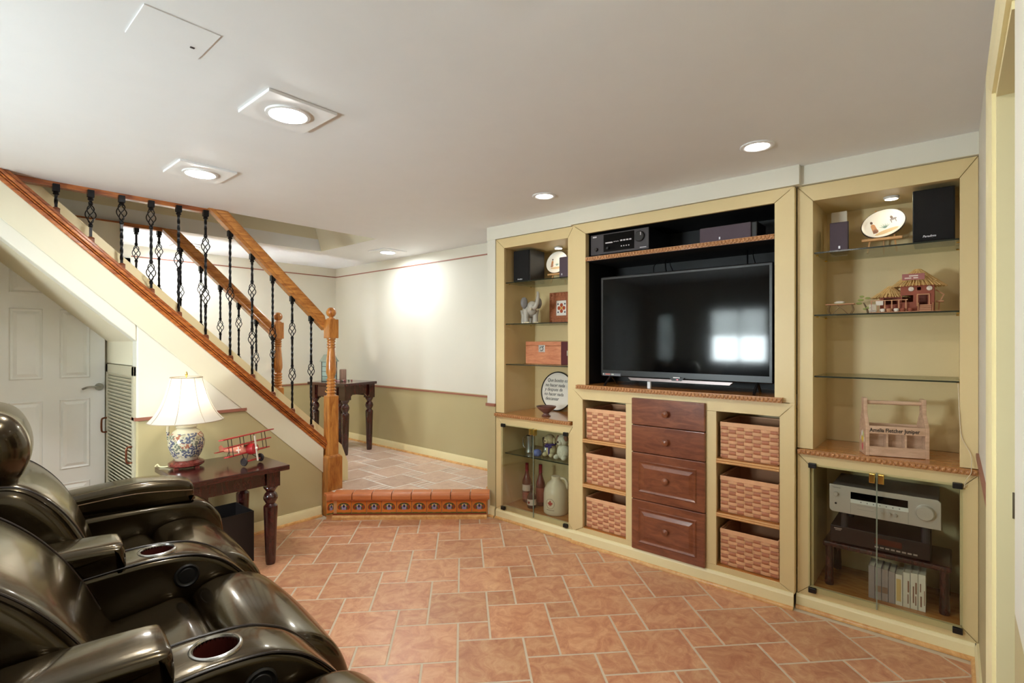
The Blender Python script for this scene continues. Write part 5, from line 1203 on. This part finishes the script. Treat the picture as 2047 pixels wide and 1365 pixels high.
bottle('wine_bottle', 'rose wine bottle with a red brown label beside the stoneware jug', 3.27, 2.515, .1052, .325, .038, BG, [(.10, .44, LBR)])
sb = bottle('syrup_bottle', 'small dark bottle with a cream heart label between the wine bottles', 3.17, 2.525, .1052, .175, .036, BG, [(.16, .42, LBW)], False, m=bottle_mat('syrup_dark', (70, 22, 18)))
q = MB(); q.prism([(0, .035), (.012, .052), (.006, .06), (0, .055), (-.006, .06), (-.012, .052)], 'x', -.0385, -.0372); q.build('heart_mark', mat('mark_red', (150, 40, 34), .5), sb)
STONE = mat('stoneware_cream', (226, 210, 180), .3, var=.05)
jg = thing('stoneware_jug', 'cream stoneware jug with a red maple leaf behind the glass door', 'jug', (3.20, 2.312, .1052)); jr = .094
MB().lathe([(jr * .9, 0), (jr * .98, .006), (jr, .02), (jr, .15), (jr * .94, .185), (jr * .72, .225), (jr * .42, .248), (jr * .36, .258), (jr * .38, .278), (jr * .34, .282), (.001, .282)], 0, 0, 40, 0).build('jug_body', STONE, jg, smooth=45)
hd = Vector((.653 * .6, -.7575, 0)).normalized(); MB().tube(smooth_open([(hd.x * q_, hd.y * q_, z_) for q_, z_ in ((.034, .268), (.066, .262), (.084, .235), (.086, .20), (.080, .17))], 5), .0105, 10).build('handle', STONE, jg, smooth=60)
def on_cyl(poly, r, a0, z0, mm, nm, parent, w=.0008):
    q = MB(); n = len(poly); vs = [((r + d) * math.cos(a0 + p[0] / r), (r + d) * math.sin(a0 + p[0] / r), z0 + p[1]) for d in (0, w) for p in poly]
    q.add(vs, [list(range(n))[::-1], list(range(n, 2 * n))] + [(i, (i + 1) % n, n + (i + 1) % n, n + i) for i in range(n)]); q.build(nm, mm, parent)
leaf = [(0, -.024), (.003, -.012), (.014, -.013), (.012, -.006), (.024, .002), (.017, .005), (.018, .013), (.009, .008), (.006, .011), (.007, .022), (.003, .019), (0, .027), (-.003, .019), (-.007, .022), (-.006, .011), (-.009, .008), (-.018, .013), (-.017, .005), (-.024, .002), (-.012, -.006), (-.014, -.013), (-.003, -.012)]
a_j = math.radians(188)
on_cyl(leaf, jr, a_j, .092, mat('leaf_red', (176, 62, 46), .5), 'maple_leaf', jg)
q = MB(); q.tube([(((jr + .0004) * math.cos(a_j + .034 * math.cos(i * math.pi / 16) / jr)), (jr + .0004) * math.sin(a_j + .034 * math.cos(i * math.pi / 16) / jr), .092 + .036 * math.sin(i * math.pi / 16)) for i in range(32)], .0013, 5, closed=True); q.build('leaf_ring', mat('ring_brown', (140, 110, 90), .5), jg)
q = MB()
for i in range(9): a2 = a_j + (.030 - i * .0075) / jr * -1; q.box(-.002, .002, -.0006, .0006, -.003, .003, Matrix.Translation(((jr + .0003) * math.cos(a2), (jr + .0003) * math.sin(a2), .044)) @ Matrix.Rotation(a2 + math.pi / 2, 4, 'Z'))
q.build('small_print', MATS['ring_brown'], jg)

# ------------------------------------------------------------------ right unit ornaments
THA = mat('thatch_straw', (222, 184, 122), .8, var=.18, scale=40); TERW = mat('hut_terracotta', (150, 78, 56), .7, var=.08); STICK = mat('hut_stick', (196, 140, 102), .7, var=.1); GRN = mat('palm_green', (150, 156, 86), .7, var=.2)
hu = thing('hut_model', 'miniature thatched cantina model on the middle glass shelf', 'model house', (3.24, .168, 1.5625))
# local: front faces -X, +Y is to the left in the picture
MB().box(-.075, .075, -.125, .155, 0, .006).build('base_board', STICK, hu)
def pierced(x0, x1, y0, y1, z0, z1, holes, t=.004):
    """hollow little building: three plain walls, the front one cut by (y0, y1, z0, z1) openings"""
    m = MB(); m.box(x1 - t, x1, y0, y1, z0, z1); m.box(x0 + t, x1 - t, y0, y0 + t, z0, z1); m.box(x0 + t, x1 - t, y1 - t, y1, z0, z1)
    ys_ = sorted({y0, y1} | {q for h_ in holes for q in h_[:2]}); zs_ = sorted({z0, z1} | {q for h_ in holes for q in h_[2:]})
    for i in range(len(ys_) - 1):
        for j_ in range(len(zs_) - 1):
            cy_, cz_ = (ys_[i] + ys_[i + 1]) / 2, (zs_[j_] + zs_[j_ + 1]) / 2
            if not any(h_[0] < cy_ < h_[1] and h_[2] < cz_ < h_[3] for h_ in holes): m.box(x0, x0 + t, ys_[i], ys_[i + 1], zs_[j_], zs_[j_ + 1])
    return m
pierced(-.045, .06, -.10, .03, .006, .135, [(-.075, -.042, .03, .085), (-.050, -.035, .108, .124), (-.02, .024, .052, .086)]).build('house_body', TERW, hu)
pierced(-.03, .05, .03, .115, .006, .085, [(.045, .10, .045, .075)]).build('annex_body', TERW, hu)
q = MB(); q.box(-.052, -.044, -.083, -.034, .085, .09); q.box(-.050, -.044, -.038, -.033, .03, .085); q.box(-.05, -.044, -.084, -.079, .03, .085); q.build('door_frame', STICK, hu)
def thatch(cx, cy, z0, z1, rx, ry, nm, tiers):
    core = MB(); core.lathe([(1, 0), (.55, .55), (.12, 1.0), (.001, 1.0)], 0, 0, 16, 0, M=Matrix.Translation((cx, cy, z0)) @ Matrix.Diagonal((rx * .9, ry * .9, z1 - z0, 1))); o = core.build(nm, THA, hu, smooth=30); st_ = MB()
    for t in range(tiers):
        f0 = t / tiers; n = int(54 - 30 * f0)
        for i in range(n):
            a = 2 * math.pi * i / n + random.uniform(-.04, .04); r0 = 1.06 - .85 * f0 + random.uniform(-.03, .05); r1 = max(.08, r0 - .42); zz0 = z0 + (z1 - z0) * f0 * .95 - .003; zz1 = zz0 + (z1 - z0) * .46
            st_.tube([(cx + rx * r0 * math.cos(a), cy + ry * r0 * math.sin(a), zz0), (cx + rx * r1 * math.cos(a), cy + ry * r1 * math.sin(a), zz1)], .0028, 4)
    k = st_.build('straw', THA, o); k['kind'] = 'stuff'
thatch(.008, -.035, .132, .212, .085, .105, 'main_roof', 3); thatch(.008, .075, .083, .137, .065, .075, 'annex_roof', 3)
sgn = MB().box(-.075, -.071, -.065, .022, .158, .188, None).build('sign_board', mat('hut_sign', (160, 96, 92), .6), hu); q = MB()
for z_, a, b in ((.175, -.04, -.005), (.165, -.04, -.022), (.165, -.014, .012)): q.box(-.0762, -.075, a, b, z_, z_ + .005)
q.build('sign_marks', WHT, sgn)
for yy in (-.012, -.082): M = Matrix.Translation((-.046, yy, .116)) @ Matrix.Rotation(math.radians(-90), 4, 'Y'); MB().lathe([(.012, 0), (.011, .004), (.001, .006)], 0, 0, 14, 0, M=M).build('white_medallion', WHT, hu, smooth=40)
q = MB(); q.box(-.068, -.062, .0, .15, .062, .066); 
for i in range(6): q.box(-.068, -.063, .005 + i * .028, .010 + i * .028, .006, .062)
q.build('railing', STICK, hu)
MB().box(-.073, -.069, .098, .128, .04, .062).build('white_towel', WHT, hu)
q = MB(); 
for i in range(4): q.box(-.09 + i * .012, -.08 + i * .012, -.09, -.045, .004 + i * .009, .010 + i * .009)
q.build('steps', STICK, hu); q = MB(); q.box(-.095, -.04, -.098, -.093, 0, .008, Matrix.Translation((0, 0, 0))); q.tube([(-.095, -.095, .006), (-.045, -.095, .045)], .003, 4); q.tube([(-.095, -.04, .006), (-.045, -.04, .045)], .003, 4); q.build('step_rail', STICK, hu)
q = MB()
for i in range(5): q.box(-.085, -.08, .128 + i * .006, .131 + i * .006, .005, .045, None)
q.box(-.085, -.05, .126, .156, .010, .015); q.build('white_bench', WHT, hu)
for i, (y_, c_) in enumerate(((.02, TERW), (.045, WHT), (.075, STICK), (.10, WHT), (-.01, TERW))): q = MB(); q.lathe([(.008, 0), (.012, .008), (.010, .016), (.001, .017)], -.072, y_, 10, .006); q.build('pot', c_, hu, smooth=40)
q = MB(); q.tube([(.0, -.115, .012), (0, -.118, .05), (0, -.135, .085), (0, -.105, .11)], .004, 4); q.box(-.02, .03, -.135, -.105, .05, .056); q.build('side_awning', STICK, hu)
pm = MB(); pm.tube(smooth_open([(-.02, .165, .0), (-.022, .172, .03), (-.025, .185, .06)], 4), [.005 - .002 * i / 8 for i in range(9)], 6); pmo = pm.build('palm_trunk', mat('palm_trunk', (110, 88, 60), .8), hu)
q = MB()
for i, (dy, dz, s_) in enumerate(((.012, .012, 1), (.020, -.005, 1), (-.018, .02, .9), (.008, .03, .8), (-.02, -.03, .8), (-.008, -.035, .9))): q.ball((-.025 + .006 * (i % 2), .185 + dy, .062 + dz), .014 * s_, 8, 5, (.35, 1.0, .5))
q.build('palm_leaf', GRN, pmo, smooth=60)
tt = thing('twig_table', 'tiny twig table with curved legs beside the cantina model', 'miniature table', (3.20, .452, 1.5625))
MB().box(-.025, .03, -.062, .066, .052, .057).build('tabletop', STICK, tt); TWIG = mat('twig', (128, 100, 66), .8)
for y_ in (-.05, .05):
    for x_ in (-.02, .02): MB().tube(smooth_open([(x_, y_, .053), (x_ * 1.2, y_ * 1.12, .025), (x_, y_ * .9, 0.002)], 4), .002, 5).build('curved_leg', TWIG, tt)
for s_ in (-1, 1): MB().tube(smooth_open([(-.02, .02 * s_, .053), (-.03, -.01 * s_, .03), (-.02, -.035 * s_, .002)], 4), .002, 5).build('curved_leg', TWIG, tt)
q = MB(); q.ball((0, .005, .064), .02, 8, 5, (1, 1.3, .45)); q.build('napkin_heap', WHT, tt, smooth=60); MB().box(-.02, .02, -.02, .03, .057, .059).build('placemat', GRN, tt)
# wooden tote (bottle carrier)
to = thing('bottle_tote', 'pale wooden bottle carrier with painted handprint and names on the counter', 'tote', (3.20, .228, .8495), math.radians(19))
tw_, td_, tb_ = .122, .062, .14
end = [(-td_, 0), (td_, 0), (td_, .15), (.022, .215), (.022, .285), (-.022, .285), (-.022, .215), (-td_, .15)]
for s_ in (-1, 1): MB().prism(end, 'y', s_ * tw_ - .008, s_ * tw_ + .008).build('end_board', PALEW, to, bevel=.002)
for sx_ in (-1, 1):
    xx = sx_ * (td_ - .005)
    MB().box(xx - .005, xx + .005, -tw_ + .008, tw_ - .008, .002, .048).build('lower_slat', PALEW, to, bevel=.001); MB().box(xx - .005, xx + .005, -tw_ + .008, tw_ - .008, .112, .15).build('upper_slat', PALEW, to, bevel=.001)
MB().box(-td_ + .01, td_ - .01, -tw_ + .008, tw_ - .008, .002, .01).build('bottom_board', PALEW, to)
for yy in (-.038, .038): MB().box(-td_ + .01, td_ - .01, yy - .004, yy + .004, .01, .12).build('divider', PALEW, to)
MB().box(-.004, .004, -tw_ + .008, tw_ - .008, .01, .12).build('divider', PALEW, to)
MB().cyl((0, -tw_ + .008, .262), (0, tw_ - .008, .262), .010, n=16).build('handle_dowel', PALEW, to, smooth=50)
text('Amelia Fletcher Juniper', .027, INK, to, face_mx(-td_ - .0008, .114, .121), 'painted_names', .0004, 0, 'LEFT', .80, .0004)
HP = [mat('hand_pink', (214, 106, 116), .6), mat('hand_yellow', (226, 198, 84), .6), mat('hand_white', (236, 232, 224), .6), mat('hand_green', (186, 204, 120), .6)]
yo = tw_ + .0082
for i, (dx, z_, hgt, mm) in enumerate(((.0, .035, .02, 0), (-.030, .075, .014, 2), (-.016, .098, .016, 3), (0, .105, .016, 2), (.016, .098, .016, 2), (-.014, .078, .014, 1), (.014, .078, .014, 1), (0, .07, .018, 1), (.032, .075, .012, 2))):
    q = MB(); q.ball((dx, yo, z_), 1, 10, 6, (.007 if i else .014, .0012, hgt)); q.build('handprint_mark', HP[mm], to, smooth=60)
# behind the right glass doors: stool, deck, receiver, books
so = thing('low_stool', 'low dark wooden stool under the tape deck in the glass cabinet', 'stool', (3.30, .265, .1285))
MB().box(-.15, .15, -.262, .262, .205, .232).build('seat_board', MAHOG, so, bevel=.008)
for x in (-.125, .125):
    for y in (-.235, .235): MB().lathe([(.020, 0), (.022, .01), (.018, .10), (.019, .205)], x, y, 14, 0).build('leg', MAHOG, so, smooth=40)
dk = thing('tape_deck', 'black stereo component resting on the low stool', 'audio deck', (0, 0, 0)); dx_ = 3.16
MB().box(dx_, 3.43, .082, .492, .3695, .452).build('case', mat('deck_black', (34, 20, 20), .35), dk, bevel=.003); MB().box(dx_ - .006, dx_ + .002, .082, .492, .3695, .452).build('front_panel', MATS['deck_black'], dk, bevel=.002)
MB().box(dx_ - .0075, dx_ - .006, .19, .30, .40, .43).build('display_window', mat('deck_window', (86, 34, 24), .15), dk)
q = MB()
for i in range(8): q.box(dx_ - .009, dx_ - .006, .13 + i * .022, .146 + i * .022, .382, .389)
q.box(dx_ - .0075, dx_ - .006, .44, .475, .437, .442); q.box(dx_ - .0075, dx_ - .006, .445, .47, .43, .434); q.build('legend', mat('deck_legend', (170, 150, 140), .5), dk)
SILV = mat('receiver_silver', (206, 194, 182), .38, metal=.35, var=.03)
rc = thing('silver_receiver', 'silver stereo receiver with large volume knob behind glass', 'receiver', (0, 0, 0)); rx = 3.125; ry0, ry1, rz0, rz1 = .042, .492, .468, .676 - .0
rz0, rz1 = .534, .674
MB().box(rx + .01, 3.44, ry0 + .01, ry1 - .01, rz0, rz1 - .004).build('case', mat('receiver_case', (150, 144, 138), .45, metal=.4), rc)
pf = [(ry0, rz0), (ry1 - .012, rz0), (ry1, rz0 + .012), (ry1, rz1), (ry0 + .012, rz1), (ry0, rz1 - .012)]
MB().prism(pf, 'x', rx, rx + .012).build('front_panel', SILV, rc, bevel=.0015)
MB().box(rx - .0012, rx, .165, .398, .614, .649).build('display_window', SCREEN, rc)
MB().box(rx - .003, rx, .163, .398, .594, .613).build('button_strip', mat('strip_white', (238, 232, 224), .35), rc); q = MB()
for i in range(7): q.box(rx - .0042, rx - .003, .195 + i * .026, .200 + i * .026, .601, .606)
q.build('strip_button', mat('button_grey', (130, 124, 118), .4), rc)
def knob(y, z, r, nm='knob', d_=.012):
    M = Matrix.Translation((rx, y, z)) @ Matrix.Rotation(math.radians(-90), 4, 'Y'); MB().lathe([(r * 1.06, 0), (r * 1.06, .002), (r, .003), (r * .96, d_), (r * .86, d_ + .003), (.001, d_ + .003)], 0, 0, 32, 0, M=M).build(nm, SILV, rc, smooth=35)
knob(.100, .606, .036, 'volume_knob', .02); knob(.462, .628, .011); knob(.238, .571, .008); knob(.214, .570, .008); knob(.265, .572, .005)
MB().cyl((rx, .463, .578), (rx - .0015, .463, .578), .005, n=12).build('phone_jack', PLASTIC, rc); text('YAMAHA', .0088, mat('legend_grey', (120, 112, 106), .5), rc, face_mx(rx - .0004, .478, .657), 'maker_name', .0003)
q = MB(); q.box(rx - .0006, rx, .398, .399, rz0 + .003, .594); q.box(rx - .0006, rx, .163, .164, rz0 + .003, .594); q.box(rx - .0006, rx, .30, .37, .584, .5848); q.box(rx - .0006, rx, .30, .37, .566, .5668); q.build('panel_line', MATS['button_grey'], rc)
for y in (.10, .43): 
    for x in (rx + .04, 3.38): MB().cyl((x, y, .4525), (x, y, .5345), .017, n=14).build('foot', PLASTIC2, rc)
BKG = mat('book_grey', (168, 152, 146), .7, var=.1, scale=30, obj_var=.10); BKW = mat('book_white', (236, 222, 202), .6, var=.04, obj_var=.04); BKP = mat('book_picture_brown', (150, 104, 78), .6, var=.3, scale=40); PAPER = mat('book_pages', (226, 214, 190), .8)
by = .324
for i in range(8):
    w = .0265 if i < 4 else .0285; hgt = (.162, .160, .158, .155, .150, .168, .172, .174)[i]; lab = ('grey spined book %s in the cabinet row' % ('at the hall end', 'with a banded spine', 'with a ribbed spine', 'touching the white books')[i]) if i < 4 else ('white spined book %s in the cabinet row' % ('with a tan panel', 'with one brown picture', 'with two brown pictures', 'at the doorway end')[i - 4])
    t = thing('book', lab, 'book', (3.135, by - w / 2, .1285), 0, 'books behind the right glass doors')
    MB().box(.002, .125, -w / 2 + .003, w / 2 - .003, .003, hgt - .003).build('pages', PAPER, t); m = MB(); m.box(0, .004, -w / 2 + .0006, w / 2 - .0006, 0, hgt); m.box(.004, .128, -w / 2 + .0006, -w / 2 + .003, 0, hgt); m.box(.004, .128, w / 2 - .003, w / 2 - .0006, 0, hgt); m.build('cover', BKG if i < 4 else BKW, t)
    if i == 4: MB().box(-.0006, 0, -w / 2 + .006, w / 2 - .004, .02, hgt - .022).build('tan_panel', mat('tan_panel', (222, 186, 120), .6), t)
    if i in (5, 6): 
        q = MB(); q.box(-.0006, 0, -w / 2 + .004, -w / 2 + .010, .075, .13); q.box(-.0006, 0, -w / 2 + .006, -w / 2 + .010, .02, .065)
        if i == 6: q.box(-.0006, 0, w / 2 - .014, w / 2 - .009, .03, .11)
        q.build('picture_strip', BKP, t)
    if i == 7: q = MB(); q.box(-.0006, 0, 0, .006, .02, .07); q.box(-.0006, 0, .003, .007, .09, .13); q.box(-.0006, 0, -.011, -.008, .03, .10); q.build('picture_strip', BKP, t)
    if i in (1, 2): MB().box(-.0006, 0, -w / 2 + .002, w / 2 - .002, .04, .07).build('spine_band', mat('band_tan', (150, 118, 96), .7), t)
    by -= w + .0008
# white wire by the right unit
q = MB(); q.tube(smooth_open([(3.092, -.018, 1.23), (3.076, -.022, 1.10), (3.074, -.030, .99), (3.070, -.060, .915), (3.050, -.062, .86), (3.046, -.060, .835), (3.060, -.045, .80), (3.062, -.038, .765)], 6), .0016, 5)
o = q.build('thin_wire', mat('wire_cream', (222, 208, 180), .5), None, smooth=60, origin=(3.07, -.04, 1.0)); tag(o, 'thin cream wire hanging from the lowest glass shelf over the counter edge', 'wire')
